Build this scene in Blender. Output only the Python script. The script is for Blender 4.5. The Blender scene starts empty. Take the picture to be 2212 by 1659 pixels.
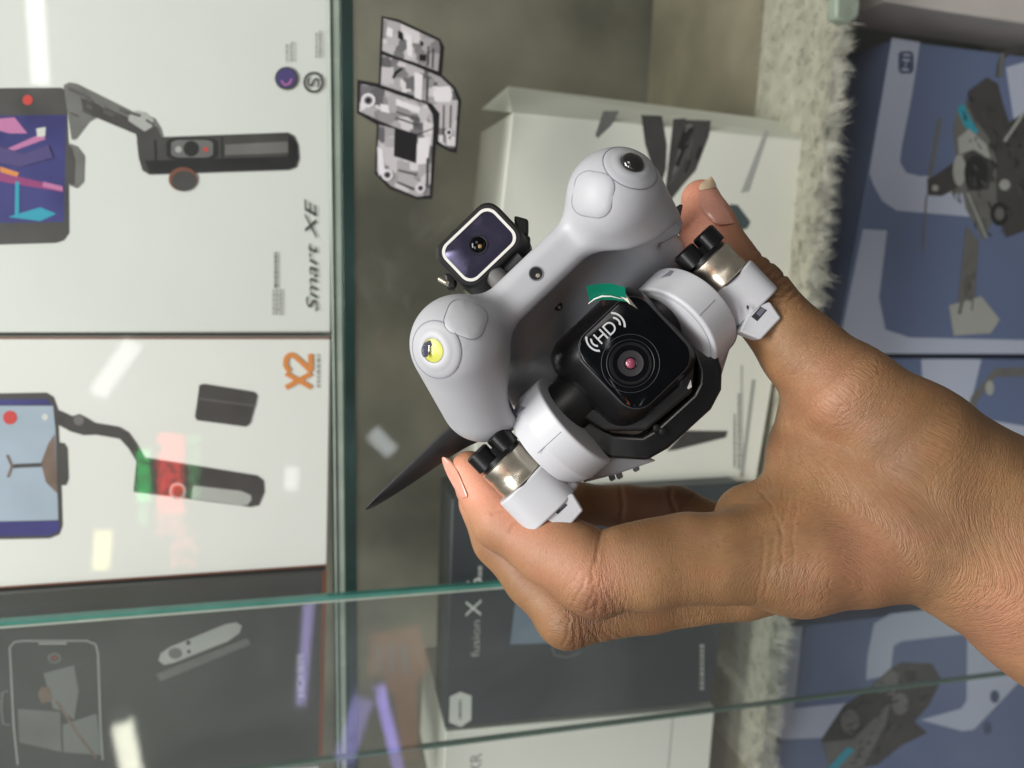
import bpy, bmesh, math, random
import numpy as np
from mathutils import Vector, Matrix
random.seed(7); np.random.seed(7)
SC = bpy.context.scene
COL = SC.collection
PI = math.pi

# ------------------------------------------------------------------ camera
# World: Z up, X to the right along the show case, Y into the show case. Camera at the origin,
# held sideways, looking about 14 degrees down.
Dn = Vector((.971, .014, -.238)); Hh = Vector((-.064, -.982, -.178))
WZ = (-Dn).normalized(); WX = (-Hh); WX = (WX - WZ * WX.dot(WZ)).normalized(); WY = WZ.cross(WX)
RM = Matrix((WX, WY, WZ))                      # camera axes -> world
HALF = .6657
K = 2 * HALF / 2212                            # metres per reference unit at 1 m
cam = bpy.data.cameras.new('camera'); camo = bpy.data.objects.new('camera', cam); COL.objects.link(camo)
camo.matrix_world = RM.to_4x4()
cam.sensor_width = 36; cam.lens = 18 / HALF; cam.clip_start = .01; cam.clip_end = 50
cam.dof.use_dof = True; cam.dof.focus_distance = .245; cam.dof.aperture_fstop = 11.5
SC.camera = camo
SC.render.resolution_x = 1024; SC.render.resolution_y = 768

# ------------------------------------------------------------------ world, lamps, exposure
W = bpy.data.worlds.new('World'); SC.world = W; W.use_nodes = True
W.node_tree.nodes['Background'].inputs[0].default_value = (1, .985, .96, 1)
W.node_tree.nodes['Background'].inputs[1].default_value = .13
SC.view_settings.view_transform = 'Standard'; SC.view_settings.look = 'None'
SC.view_settings.exposure = .12; SC.view_settings.gamma = 1
SC.cycles.max_bounces = 8; SC.cycles.transparent_max_bounces = 16
SC.cycles.caustics_reflective = False; SC.cycles.caustics_refractive = False

def area(name, loc, target, sx, sy, power, col):
    l = bpy.data.lights.new(name, 'AREA'); l.shape = 'RECTANGLE'; l.size = sx; l.size_y = sy
    l.energy = power; l.color = col
    o = bpy.data.objects.new(name, l); COL.objects.link(o); o.location = loc
    o.rotation_euler = (Vector(target) - Vector(loc)).to_track_quat('-Z', 'Y').to_euler()
    return o
area('ceiling_panel_lamp', (.15, -.25, 1.55), (0, .35, -.1), 1.1, .4, 36, (1, .985, .955))
area('shop_front_lamp', (-.5, -1.2, 1.5), (0, .4, -.1), .9, .5, 16, (.97, .985, 1))
area('aisle_lamp', (1.1, -.9, .75), (0, .3, -.1), .5, .5, 5, (1, .96, .9))

# ------------------------------------------------------------------ helpers
def P(px, py, d):
    "point on the reference ray px,py at depth d along the optical axis"
    return RM @ Vector(((px - 1106) * K * d, (829.5 - py) * K * d, -d))
def hit(px, py, Y):
    r = P(px, py, 1.0); return r * (Y / r.y)
def s2l(c): return tuple((x / 12.92 if x <= .04045 else ((x + .055) / 1.055) ** 2.4) for x in c)
def rgb(r, g, b): return s2l((r / 255, g / 255, b / 255))

def mat(name, col, rough=.5, metal=0, var=0, vscale=40, bump=0, bscale=300, spec=.5, coat=0, emit=None, estr=1):
    m = bpy.data.materials.new(name); m.use_nodes = True
    nt = m.node_tree; b = nt.nodes['Principled BSDF']
    b.inputs['Base Color'].default_value = (*col, 1); b.inputs['Roughness'].default_value = rough
    b.inputs['Metallic'].default_value = metal; b.inputs['Specular IOR Level'].default_value = spec
    b.inputs['Coat Weight'].default_value = coat
    if emit: b.inputs['Emission Color'].default_value = (*emit, 1); b.inputs['Emission Strength'].default_value = estr
    tc = nt.nodes.new('ShaderNodeTexCoord')
    if var:
        n = nt.nodes.new('ShaderNodeTexNoise'); n.inputs['Scale'].default_value = vscale; n.inputs['Detail'].default_value = 5
        nt.links.new(tc.outputs['Object'], n.inputs['Vector'])
        r = nt.nodes.new('ShaderNodeMapRange'); r.inputs[1].default_value = .3; r.inputs[2].default_value = .7
        r.inputs[3].default_value = 1 - var; r.inputs[4].default_value = 1 + var
        nt.links.new(n.outputs[0], r.inputs[0])
        mx = nt.nodes.new('ShaderNodeMix'); mx.data_type = 'RGBA'; mx.blend_type = 'MULTIPLY'; mx.inputs[0].default_value = 1
        mx.inputs[6].default_value = (*col, 1); nt.links.new(r.outputs[0], mx.inputs[7]); nt.links.new(mx.outputs[2], b.inputs['Base Color'])
        rr = nt.nodes.new('ShaderNodeMapRange'); rr.inputs[1].default_value = .3; rr.inputs[2].default_value = .7
        rr.inputs[3].default_value = max(.02, rough - .08); rr.inputs[4].default_value = rough + .08
        nt.links.new(n.outputs[0], rr.inputs[0]); nt.links.new(rr.outputs[0], b.inputs['Roughness'])
    if bump:
        n2 = nt.nodes.new('ShaderNodeTexNoise'); n2.inputs['Scale'].default_value = bscale; n2.inputs['Detail'].default_value = 3
        nt.links.new(tc.outputs['Object'], n2.inputs['Vector'])
        bp = nt.nodes.new('ShaderNodeBump'); bp.inputs['Strength'].default_value = bump; bp.inputs['Distance'].default_value = .0003
        nt.links.new(n2.outputs[0], bp.inputs['Height']); nt.links.new(bp.outputs[0], b.inputs['Normal'])
    return m

def glass_mat(name, tint, rough=0.0, haze=.0):
    m = bpy.data.materials.new(name); m.use_nodes = True; nt = m.node_tree
    nt.nodes.clear(); o = nt.nodes.new('ShaderNodeOutputMaterial')
    t = nt.nodes.new('ShaderNodeBsdfTransparent'); t.inputs[0].default_value = (*tint, 1)
    g = nt.nodes.new('ShaderNodeBsdfGlossy'); g.inputs['Roughness'].default_value = rough
    f = nt.nodes.new('ShaderNodeFresnel'); f.inputs[0].default_value = 1.45
    mx = nt.nodes.new('ShaderNodeMixShader')
    ge = nt.nodes.new('ShaderNodeNewGeometry'); iv = nt.nodes.new('ShaderNodeMath'); iv.operation = 'SUBTRACT'; iv.inputs[0].default_value = 1
    nt.links.new(ge.outputs['Backfacing'], iv.inputs[1]); ml = nt.nodes.new('ShaderNodeMath'); ml.operation = 'MULTIPLY'
    nt.links.new(f.outputs[0], ml.inputs[0]); nt.links.new(iv.outputs[0], ml.inputs[1])
    nt.links.new(ml.outputs[0], mx.inputs[0]); nt.links.new(t.outputs[0], mx.inputs[1]); nt.links.new(g.outputs[0], mx.inputs[2])
    last = mx
    if haze:                                   # pale diffuse veil over the glass, varied by noise
        d = nt.nodes.new('ShaderNodeBsdfDiffuse'); d.inputs[0].default_value = (.8, .82, .8, 1)
        tc = nt.nodes.new('ShaderNodeTexCoord'); n = nt.nodes.new('ShaderNodeTexNoise'); n.inputs['Scale'].default_value = 9; n.inputs['Detail'].default_value = 6
        n.inputs['Distortion'].default_value = .6
        nt.links.new(tc.outputs['Object'], n.inputs['Vector'])
        r = nt.nodes.new('ShaderNodeMapRange'); r.inputs[1].default_value = .4; r.inputs[2].default_value = .75; r.inputs[3].default_value = haze * .35; r.inputs[4].default_value = haze
        nt.links.new(n.outputs[0], r.inputs[0])
        m2 = nt.nodes.new('ShaderNodeMixShader'); nt.links.new(r.outputs[0], m2.inputs[0]); nt.links.new(mx.outputs[0], m2.inputs[1]); nt.links.new(d.outputs[0], m2.inputs[2])
        last = m2
    nt.links.new(last.outputs[0], o.inputs[0])
    return m

def thing(name, label, cat, loc=(0, 0, 0), group=None):
    o = bpy.data.objects.new(name, None); COL.objects.link(o); o.location = loc; o.empty_display_size = .02
    o['label'] = label; o['category'] = cat
    if group: o['group'] = group
    return o
def tag(o, label, cat, group=None):
    o['label'] = label; o['category'] = cat
    if group: o['group'] = group
    return o
def root_of(o):
    v = Vector((0, 0, 0))
    while o is not None: v += o.location; o = o.parent
    return v
def mk(name, V, F, m, parent=None, smooth=False, bevel=0, seg=2, sub=0, kind=None, angle=40, recalc=True):
    off = root_of(parent) if parent else Vector((0, 0, 0))
    me = bpy.data.meshes.new(name); me.from_pydata([tuple(Vector(v) - off) for v in V], [], F); me.update()
    if recalc: bm = bmesh.new(); bm.from_mesh(me); bmesh.ops.recalc_face_normals(bm, faces=bm.faces); bm.to_mesh(me); bm.free()
    o = bpy.data.objects.new(name, me); COL.objects.link(o); me.materials.append(m)
    if parent: o.parent = parent
    if smooth or bevel or sub:
        for p in me.polygons: p.use_smooth = True
    if bevel:
        b = o.modifiers.new('bevel', 'BEVEL'); b.width = bevel; b.segments = seg; b.limit_method = 'ANGLE'; b.angle_limit = math.radians(30)
        b.harden_normals = False
    if sub:
        s = o.modifiers.new('sub', 'SUBSURF'); s.levels = sub; s.render_levels = sub
    if (smooth or bevel) and not sub:
        try: me.set_sharp_from_angle(angle=math.radians(angle))
        except Exception: pass
    if kind: o['kind'] = kind
    return o
def mk_np(name, V, F, m, parent=None, kind=None, smooth=True):
    "big mesh from arrays of vertices and quads"
    off = root_of(parent) if parent else Vector((0, 0, 0))
    V = np.asarray(V, np.float32) - np.array(off, np.float32); F = np.asarray(F, np.int32)
    me = bpy.data.meshes.new(name); me.vertices.add(len(V)); me.vertices.foreach_set('co', V.ravel())
    me.loops.add(F.size); me.loops.foreach_set('vertex_index', F.ravel()); me.polygons.add(len(F))
    me.polygons.foreach_set('loop_start', np.arange(0, F.size, 4, dtype=np.int32))
    me.polygons.foreach_set('use_smooth', np.full(len(F), smooth)); me.update(calc_edges=True); me.validate()
    o = bpy.data.objects.new(name, me); COL.objects.link(o)
    if m: me.materials.append(m)
    if parent: o.parent = parent
    if kind: o['kind'] = kind
    return o
def prism(poly, vec):
    "poly: world points of the front, vec: extrusion"
    n = len(poly); V = list(poly) + [p + vec for p in poly]
    F = [list(range(n)), list(range(2 * n - 1, n - 1, -1))] + [[i, (i + 1) % n, n + (i + 1) % n, n + i] for i in range(n)]
    return V, F
def boxV(x0, x1, y0, y1, z0, z1):
    return prism([Vector((x0, y0, z0)), Vector((x1, y0, z0)), Vector((x1, y0, z1)), Vector((x0, y0, z1))], Vector((0, y1 - y0, 0)))
def lathe(c, ax, prof, seg=40, cap=True):
    "prof: (distance along ax from c, radius)"
    ax = ax.normalized(); e1 = ax.orthogonal().normalized(); e2 = ax.cross(e1)
    V = []; F = []
    for (h, r) in prof:
        for k in range(seg):
            a = 2 * PI * k / seg; V.append(c + ax * h + (e1 * math.cos(a) + e2 * math.sin(a)) * r)
    for i in range(len(prof) - 1):
        for k in range(seg):
            F.append([i * seg + k, i * seg + (k + 1) % seg, (i + 1) * seg + (k + 1) % seg, (i + 1) * seg + k])
    if cap:
        F.append(list(range(seg - 1, -1, -1))); F.append([(len(prof) - 1) * seg + k for k in range(seg)])
    return V, F
def tube(pts, r, seg=8, closed=False):
    V = []; F = []; n = len(pts)
    rs = r if isinstance(r, (list, tuple)) else [r] * n
    prev = None
    for i, p in enumerate(pts):
        if closed: t = (pts[(i + 1) % n] - pts[i - 1]).normalized()
        else: t = (pts[min(i + 1, n - 1)] - pts[max(i - 1, 0)]).normalized()
        e1 = t.orthogonal().normalized() if prev is None else (prev - t * prev.dot(t)).normalized()
        prev = e1; e2 = t.cross(e1)
        for k in range(seg):
            a = 2 * PI * k / seg; V.append(p + (e1 * math.cos(a) + e2 * math.sin(a)) * rs[i])
    m = n if closed else n - 1
    for i in range(m):
        j = (i + 1) % n
        for k in range(seg): F.append([i * seg + k, i * seg + (k + 1) % seg, j * seg + (k + 1) % seg, j * seg + k])
    if not closed: F.append(list(range(seg - 1, -1, -1))); F.append([(n - 1) * seg + k for k in range(seg)])
    return V, F
def join(*vf):
    V = []; F = []
    for v, f in vf:
        o = len(V); V += list(v); F += [[i + o for i in q] for q in f]
    return V, F
def rrect(w, h, r, seg=6):
    "rounded rectangle outline, half sizes w,h"
    o = []
    for cx, cy, a0 in ((w - r, h - r, 0), (-w + r, h - r, 90), (-w + r, -h + r, 180), (w - r, -h + r, 270)):
        for k in range(seg + 1):
            a = math.radians(a0 + 90 * k / seg); o.append((cx + r * math.cos(a), cy + r * math.sin(a)))
    return o
def text_mesh(s, size, shear=0, ext=0):
    c = bpy.data.curves.new('t', 'FONT'); c.body = s; c.size = size; c.shear = shear; c.align_x = 'CENTER'; c.align_y = 'CENTER'; c.extrude = ext
    o = bpy.data.objects.new('t', c); COL.objects.link(o)
    me = bpy.data.meshes.new_from_object(o.evaluated_get(bpy.context.evaluated_depsgraph_get()))
    V = [v.co.copy() for v in me.vertices]; F = [list(p.vertices) for p in me.polygons]
    bpy.data.objects.remove(o); bpy.data.curves.remove(c); bpy.data.meshes.remove(me)
    return V, F
def text_obj(name, s, c, ex, ey, width, m, parent, shear=0, height=None):
    "flat lettering centred at c, reading along ex, upright along ey, of a given width"
    V, F = text_mesh(s, 1, shear)
    xs = [v.x for v in V]; ys = [v.y for v in V]; w = max(xs) - min(xs); h = max(ys) - min(ys)
    k = width / w; ky = (height / h) if height else k
    cx = (max(xs) + min(xs)) / 2; cy = (max(ys) + min(ys)) / 2
    return mk(name, [c + ex * ((v.x - cx) * k) + ey * ((v.y - cy) * ky) for v in V], F, m, parent)

# ---- implicit surfaces -> mesh (surface nets)
def surface_nets(f, org, h):
    s = f < 0; nx, ny, nz = f.shape
    cnt = np.zeros((nx - 1, ny - 1, nz - 1), np.int16); acc = np.zeros((nx - 1, ny - 1, nz - 1, 3), np.float32)
    c8 = [(i, j, k) for i in (0, 1) for j in (0, 1) for k in (0, 1)]
    def sl(a, c): return a[c[0]:nx - 1 + c[0], c[1]:ny - 1 + c[1], c[2]:nz - 1 + c[2]]
    for a in c8:
        for ax in range(3):
            if a[ax]: continue
            b = list(a); b[ax] = 1
            fa, fb = sl(f, a), sl(f, b); m = (fa < 0) != (fb < 0)
            t = np.where(m, fa / np.where(m, fa - fb, 1), 0)
            cnt += m
            for q in range(3):
                acc[..., q] += np.where(m, (t if q == ax else a[q]), 0)
    act = cnt > 0; idx = -np.ones(cnt.shape, np.int64); idx[act] = np.arange(act.sum())
    ii = np.argwhere(act); V = (ii + acc[act] / cnt[act][:, None]) * h + np.asarray(org)
    F = []
    for ax in range(3):
        o1, o2 = (ax + 1) % 3, (ax + 2) % 3
        lo = [slice(None)] * 3; hi = [slice(None)] * 3; lo[ax] = slice(0, -1); hi[ax] = slice(1, None)
        d = s[tuple(lo)] != s[tuple(hi)]
        e = np.argwhere(d); e = e[(e[:, o1] > 0) & (e[:, o2] > 0) & (e[:, o1] < f.shape[o1] - 1) & (e[:, o2] < f.shape[o2] - 1)]
        sg = s[tuple(e.T)]
        q = []
        for d1, d2 in ((-1, -1), (0, -1), (0, 0), (-1, 0)):
            c = e.copy(); c[:, o1] += d1; c[:, o2] += d2; q.append(idx[tuple(c.T)])
        q = np.stack(q, 1); q[~sg] = q[~sg][:, ::-1]; F.append(q)
    return V, np.concatenate(F)
def smooth_verts(V, F, it, lam=.5):
    E = np.concatenate([F[:, [0, 1]], F[:, [1, 2]], F[:, [2, 3]], F[:, [3, 0]]])
    deg = np.bincount(E.ravel(), minlength=len(V)).astype(float)
    for _ in range(it):
        S = np.stack([np.bincount(E[:, 0], V[E[:, 1], q], len(V)) + np.bincount(E[:, 1], V[E[:, 0], q], len(V)) for q in range(3)], 1)
        V = V + lam * (S / deg[:, None] - V)
    return V
def field(sdf, lo, hi, h, B=20):
    "sample a distance field, skipping blocks far from the surface"
    n = [int(math.ceil((hi[i] - lo[i]) / h)) for i in range(3)]
    f = np.empty(n, np.float32)
    bl = [(i, j, k) for i in range(0, n[0], B) for j in range(0, n[1], B) for k in range(0, n[2], B)]
    cen = np.array([[lo[q] + (b[q] + B / 2) * h for q in range(3)] for b in bl])
    cv = sdf(cen.astype(np.float32)); lim = B * h * .87 * 1.35 + .004
    for b, v in zip(bl, cv):
        sl = tuple(slice(b[q], min(b[q] + B, n[q])) for q in range(3))
        if abs(v) > lim: f[sl] = v; continue
        g = [lo[q] + np.arange(sl[q].start, sl[q].stop) * h for q in range(3)]
        f[sl] = sdf(np.stack(np.meshgrid(*g, indexing='ij'), -1).astype(np.float32))
    return f
def smin(a, b, k):
    h = np.clip(.5 + .5 * (b - a) / k, 0, 1); return b * (1 - h) + a * h - k * h * (1 - h)
def cone_sdf(X, a, b, ra, rb, flat=None):
    pa = X - a; ba = b - a; l2 = float(ba @ ba) + 1e-12
    h = np.clip((pa @ ba) / l2, 0, 1)
    d = pa - h[..., None] * ba
    if flat is not None:                      # squash along one direction
        n, s = flat; q = d @ n; d = d + (q * (1 / s - 1))[..., None] * n
    return np.sqrt((d * d).sum(-1)) - (ra + h * (rb - ra))

# ------------------------------------------------------------------ materials
M = {}
M['shell'] = mat('drone_grey_plastic', rgb(170, 171, 175), .44, var=.03, vscale=60, bump=.09, bscale=2400)
M['shell_panel'] = mat('drone_panel_grey', rgb(170, 171, 175), .5, var=.02, vscale=60, bump=.04, bscale=2000)
M['cup'] = mat('drone_arm_pale_grey', rgb(186, 187, 191), .45, var=.025, vscale=70, bump=.04, bscale=1800)
M['seam'] = mat('seam_dark', rgb(120, 122, 130), .6)
M['seam_dk'] = mat('seam_black', rgb(40, 40, 45), .6)
M['black'] = mat('satin_black_plastic', rgb(14, 14, 15), .3, var=.15, vscale=60, bump=.06, bscale=1500)
M['blackm'] = mat('matt_black_plastic', rgb(22, 22, 23), .45, var=.15, vscale=80, bump=.08, bscale=1500)
M['gloss'] = mat('gloss_black_glass', rgb(6, 7, 10), .12, var=.3, vscale=120, spec=.22)
M['nickel'] = mat('polished_nickel', rgb(224, 214, 196), .33, 1, var=.06, vscale=200)
M['hdtext'] = mat('silver_print', rgb(190, 192, 194), .4)
M['green'] = mat('green_film', rgb(0, 118, 92), .25)
M['leddome'] = mat('dark_lens_dome', rgb(30, 28, 26), .06, .35, spec=.8, coat=1)
M['lensgrey'] = mat('lens_inner_grey', rgb(46, 44, 47), .35)
M['lens_red'] = mat('lens_coating', rgb(138, 64, 88), .1, coat=.6)
M['led_y'] = mat('yellow_led_phosphor', rgb(215, 212, 90), .35)
M['whiteframe'] = mat('white_rim', rgb(222, 220, 214), .35)
M['mirror'] = mat('violet_mirror_plate', rgb(84, 80, 104), .12, .8, var=.1, vscale=150)
M['blade'] = mat('propeller_plastic', rgb(38, 39, 40), .45, var=.1)
M['ledglass'] = bpy.data.materials.new('led_lens'); M['ledglass'].use_nodes = True
_b = M['ledglass'].node_tree.nodes['Principled BSDF']; _b.inputs['Base Color'].default_value = (.85, .84, .7, 1); _b.inputs['Roughness'].default_value = .03; _b.inputs['Transmission Weight'].default_value = .95
M['film'] = glass_mat('clear_film', (.95, .96, .97), .03)
M['pane'] = glass_mat('show_case_glass', (.972, .984, .976), .034, .012)
M['pane2'] = glass_mat('show_case_glass_front', (.955, .972, .966), .034, .042)
M['edge'] = mat('glass_edge_teal', rgb(70, 128, 116), .15, var=.25, vscale=25)
M['edge_dk'] = mat('glass_edge_dark', rgb(22, 50, 46), .12, var=.4, vscale=18)
M['edge_lt'] = mat('glass_edge_pale', rgb(158, 170, 158), .25, var=.15, vscale=30)
M['shelfbrown'] = mat('lower_shelf_board', rgb(134, 126, 106), .5, var=.25, vscale=12)
M['shelfglass'] = mat('shelf_glass_top', rgb(150, 162, 150), .2, var=.1, vscale=10)
M['card_a'] = mat('grey_white_card', rgb(224, 225, 220), .42, var=.025, vscale=9, bump=.03, bscale=500)
M['card_b'] = mat('warm_white_card', rgb(232, 231, 226), .42, var=.025, vscale=9, bump=.03, bscale=500)
M['card_c'] = mat('ivory_card', rgb(234, 232, 222), .5, var=.02, vscale=12, bump=.03, bscale=500)
M['card_side'] = mat('ivory_card_side', rgb(222, 223, 212), .5, var=.03, vscale=12)
M['card_black'] = mat('charcoal_card', rgb(56, 61, 64), .4, var=.12, vscale=20)
M['card_dark'] = mat('dark_grey_card', rgb(72, 72, 70), .35, var=.15, vscale=12)
M['brown'] = mat('rust_brown_edge', rgb(120, 70, 50), .5, var=.1)
M['blue'] = mat('slate_blue_card', rgb(104, 118, 156), .45, var=.04, vscale=14)
M['blue_side'] = mat('deep_blue_card', rgb(70, 82, 116), .45, var=.08, vscale=14)
M['pale'] = mat('pale_blue_print', rgb(192, 198, 220), .45, var=.03, vscale=14)
M['pdark'] = mat('print_charcoal', rgb(66, 63, 62), .45, var=.15, vscale=60)
M['pmid'] = mat('print_grey', rgb(112, 110, 108), .45, var=.12, vscale=60)
M['ptone'] = mat('print_tone_grey', rgb(84, 82, 80), .45, var=.1)
M['ptone2'] = mat('print_tone_brown', rgb(88, 80, 70), .45, var=.1)
M['plight'] = mat('print_light_grey', rgb(176, 176, 172), .45, var=.05, vscale=60)
M['ptext'] = mat('print_text_grey', rgb(120, 120, 118), .5)
M['ptext2'] = mat('print_text_faint', rgb(165, 165, 160), .5)
M['pwhite'] = mat('print_white', rgb(215, 216, 210), .45)
M['porange'] = mat('print_orange', rgb(222, 140, 70), .45)
M['pred'] = mat('print_red', rgb(205, 60, 55), .45)
M['ppurple'] = mat('print_purple', rgb(74, 62, 120), .45)
M['pcyan'] = mat('print_cyan', rgb(40, 160, 185), .4)
M['pnavy'] = mat('print_navy', rgb(52, 50, 120), .4, var=.25, vscale=30)
M['ppink'] = mat('print_pink', rgb(196, 120, 168), .4)
M['pmag'] = mat('print_magenta', rgb(150, 60, 120), .4)
M['psky'] = mat('print_sky', rgb(168, 182, 198), .4, var=.08, vscale=25)
M['prock'] = mat('print_rock', rgb(120, 98, 86), .5, var=.2, vscale=80)
M['panel'] = mat('back_panel_olive_grey', rgb(122, 118, 104), .6, var=.45, vscale=7)  # mottling paints dull blurred reflections into the panel colour
M['shelfdark'] = mat('dark_shelf_edge', rgb(34, 38, 38), .4, var=.2)
M['fur'] = mat('cream_fur', rgb(184, 181, 170), .8, var=.35, vscale=60)
M['furbase'] = mat('cream_fur_backing', rgb(170, 166, 150), .9, var=.15, vscale=80)
M['stick_black'] = mat('sticker_black', rgb(24, 23, 26), .5)
M['post'] = mat('pale_green_post', rgb(150, 160, 146), .4, var=.1)

# ------------------------------------------------------------------ show case structure
YR, YF = .450, .440                # rear and front sliding panes
YS = .462                          # shelf front edge
def structure(o): o['kind'] = 'structure'; return o
structure(mk('case_back_panel', *boxV(-1.4, 1.3, .80, .82, -1.1, 1.1), M['panel']))
# upper glass shelf, at about eye level
zs = hit(713, 700, YS).z; zsb = hit(741, 700, YS).z; zsc = hit(767, 700, YS).z
t = thing('glass_shelf', 'thick dark-edged glass shelf under the two white gimbal boxes', 'shelf', (0, YS, zs))
mk('shelf_plate', *boxV(-.6, .6, YS + .0015, .79, zsc, zs), M['pane'], t)
mk('rear_edge', *boxV(-.6, .6, .7905, .7915, zsc, zs), M['edge_dk'], t)
mk('front_edge', *boxV(-.6, .6, YS - .0005, YS + .001, zsc, zsb - .0002), M['edge_dk'], t, bevel=.0004)
mk('bevelled_edge', *boxV(-.6, .6, YS - .0002, YS + .001, zsb, zs - .0012), M['edge_lt'], t, bevel=.0006)
mk('edge_line', *boxV(-.6, .6, YS - .0008, YS - .0003, zs - .003, zs - .0022), M['shelfdark'], t)
# lower shelf under the fur mat
Y2 = .505; YS2 = .481
zs2 = hit(1700, 600, Y2).z
t = thing('lower_shelf', 'dark edged lower shelf under the fur mat, above the blue boxes', 'shelf', (0, YS2, zs2))
mk('shelf_plate', *boxV(-.6, .6, YS2 + .004, .79, zs2 - .012, zs2 - .002), M['shelfbrown'], t)
mk('front_edge', *boxV(-.6, .6, YS2, YS2 + .0035, zs2 - .012, zs2 - .002), M['shelfdark'], t, bevel=.0004)
zb3 = zs2 - .33
structure(mk('lower_tier_shade_sheet', *boxV(-1.0, 1.0, .70, .705, zs2 - .33, zs2 - .013), mat('painted_shade_dark', rgb(40, 42, 42), .5, var=.2)))  # near-black sheet added to paint the shade deep in the lower tier
structure(mk('case_floor', *boxV(-1.2, 1.2, .43, .79, zb3 - .02, zb3), M['panel']))
# sliding panes
xe1 = hit(540, 1308, YF).x; xe2 = hit(1480, 1545, YR).x
t = thing('rear_sliding_pane', 'rear sliding glass pane whose thin dark edge crosses the blue box', 'glass pane', (xe2, YR, zb3))
mk('pane', *boxV(xe2 + .0006, .75, YR, YR + .0045, zb3, .6), M['pane'], t)
mk('polished_edge', *boxV(xe2 - .001, xe2 + .0005, YR, YR + .0045, zb3, .6), mat('glass_edge_grey_green', rgb(92, 116, 104), .2, var=.2, vscale=20), t)
t = thing('front_sliding_pane', 'front sliding glass pane with bright teal edge over the lower left boxes', 'glass pane', (xe1, YF, zb3))
mk('pane', *boxV(-.9, xe1 - .0006, YF, YF + .005, zb3, .6), M['pane2'], t)
mk('polished_edge', *boxV(xe1 - .0005, xe1 + .0016, YF, YF + .005, zb3, .6), M['edge'], t)
mk('edge_highlight', *boxV(xe1 - .0018, xe1 - .0006, YF - .0006, YF - .0001, zb3, .6), M['edge_lt'], t)

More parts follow.
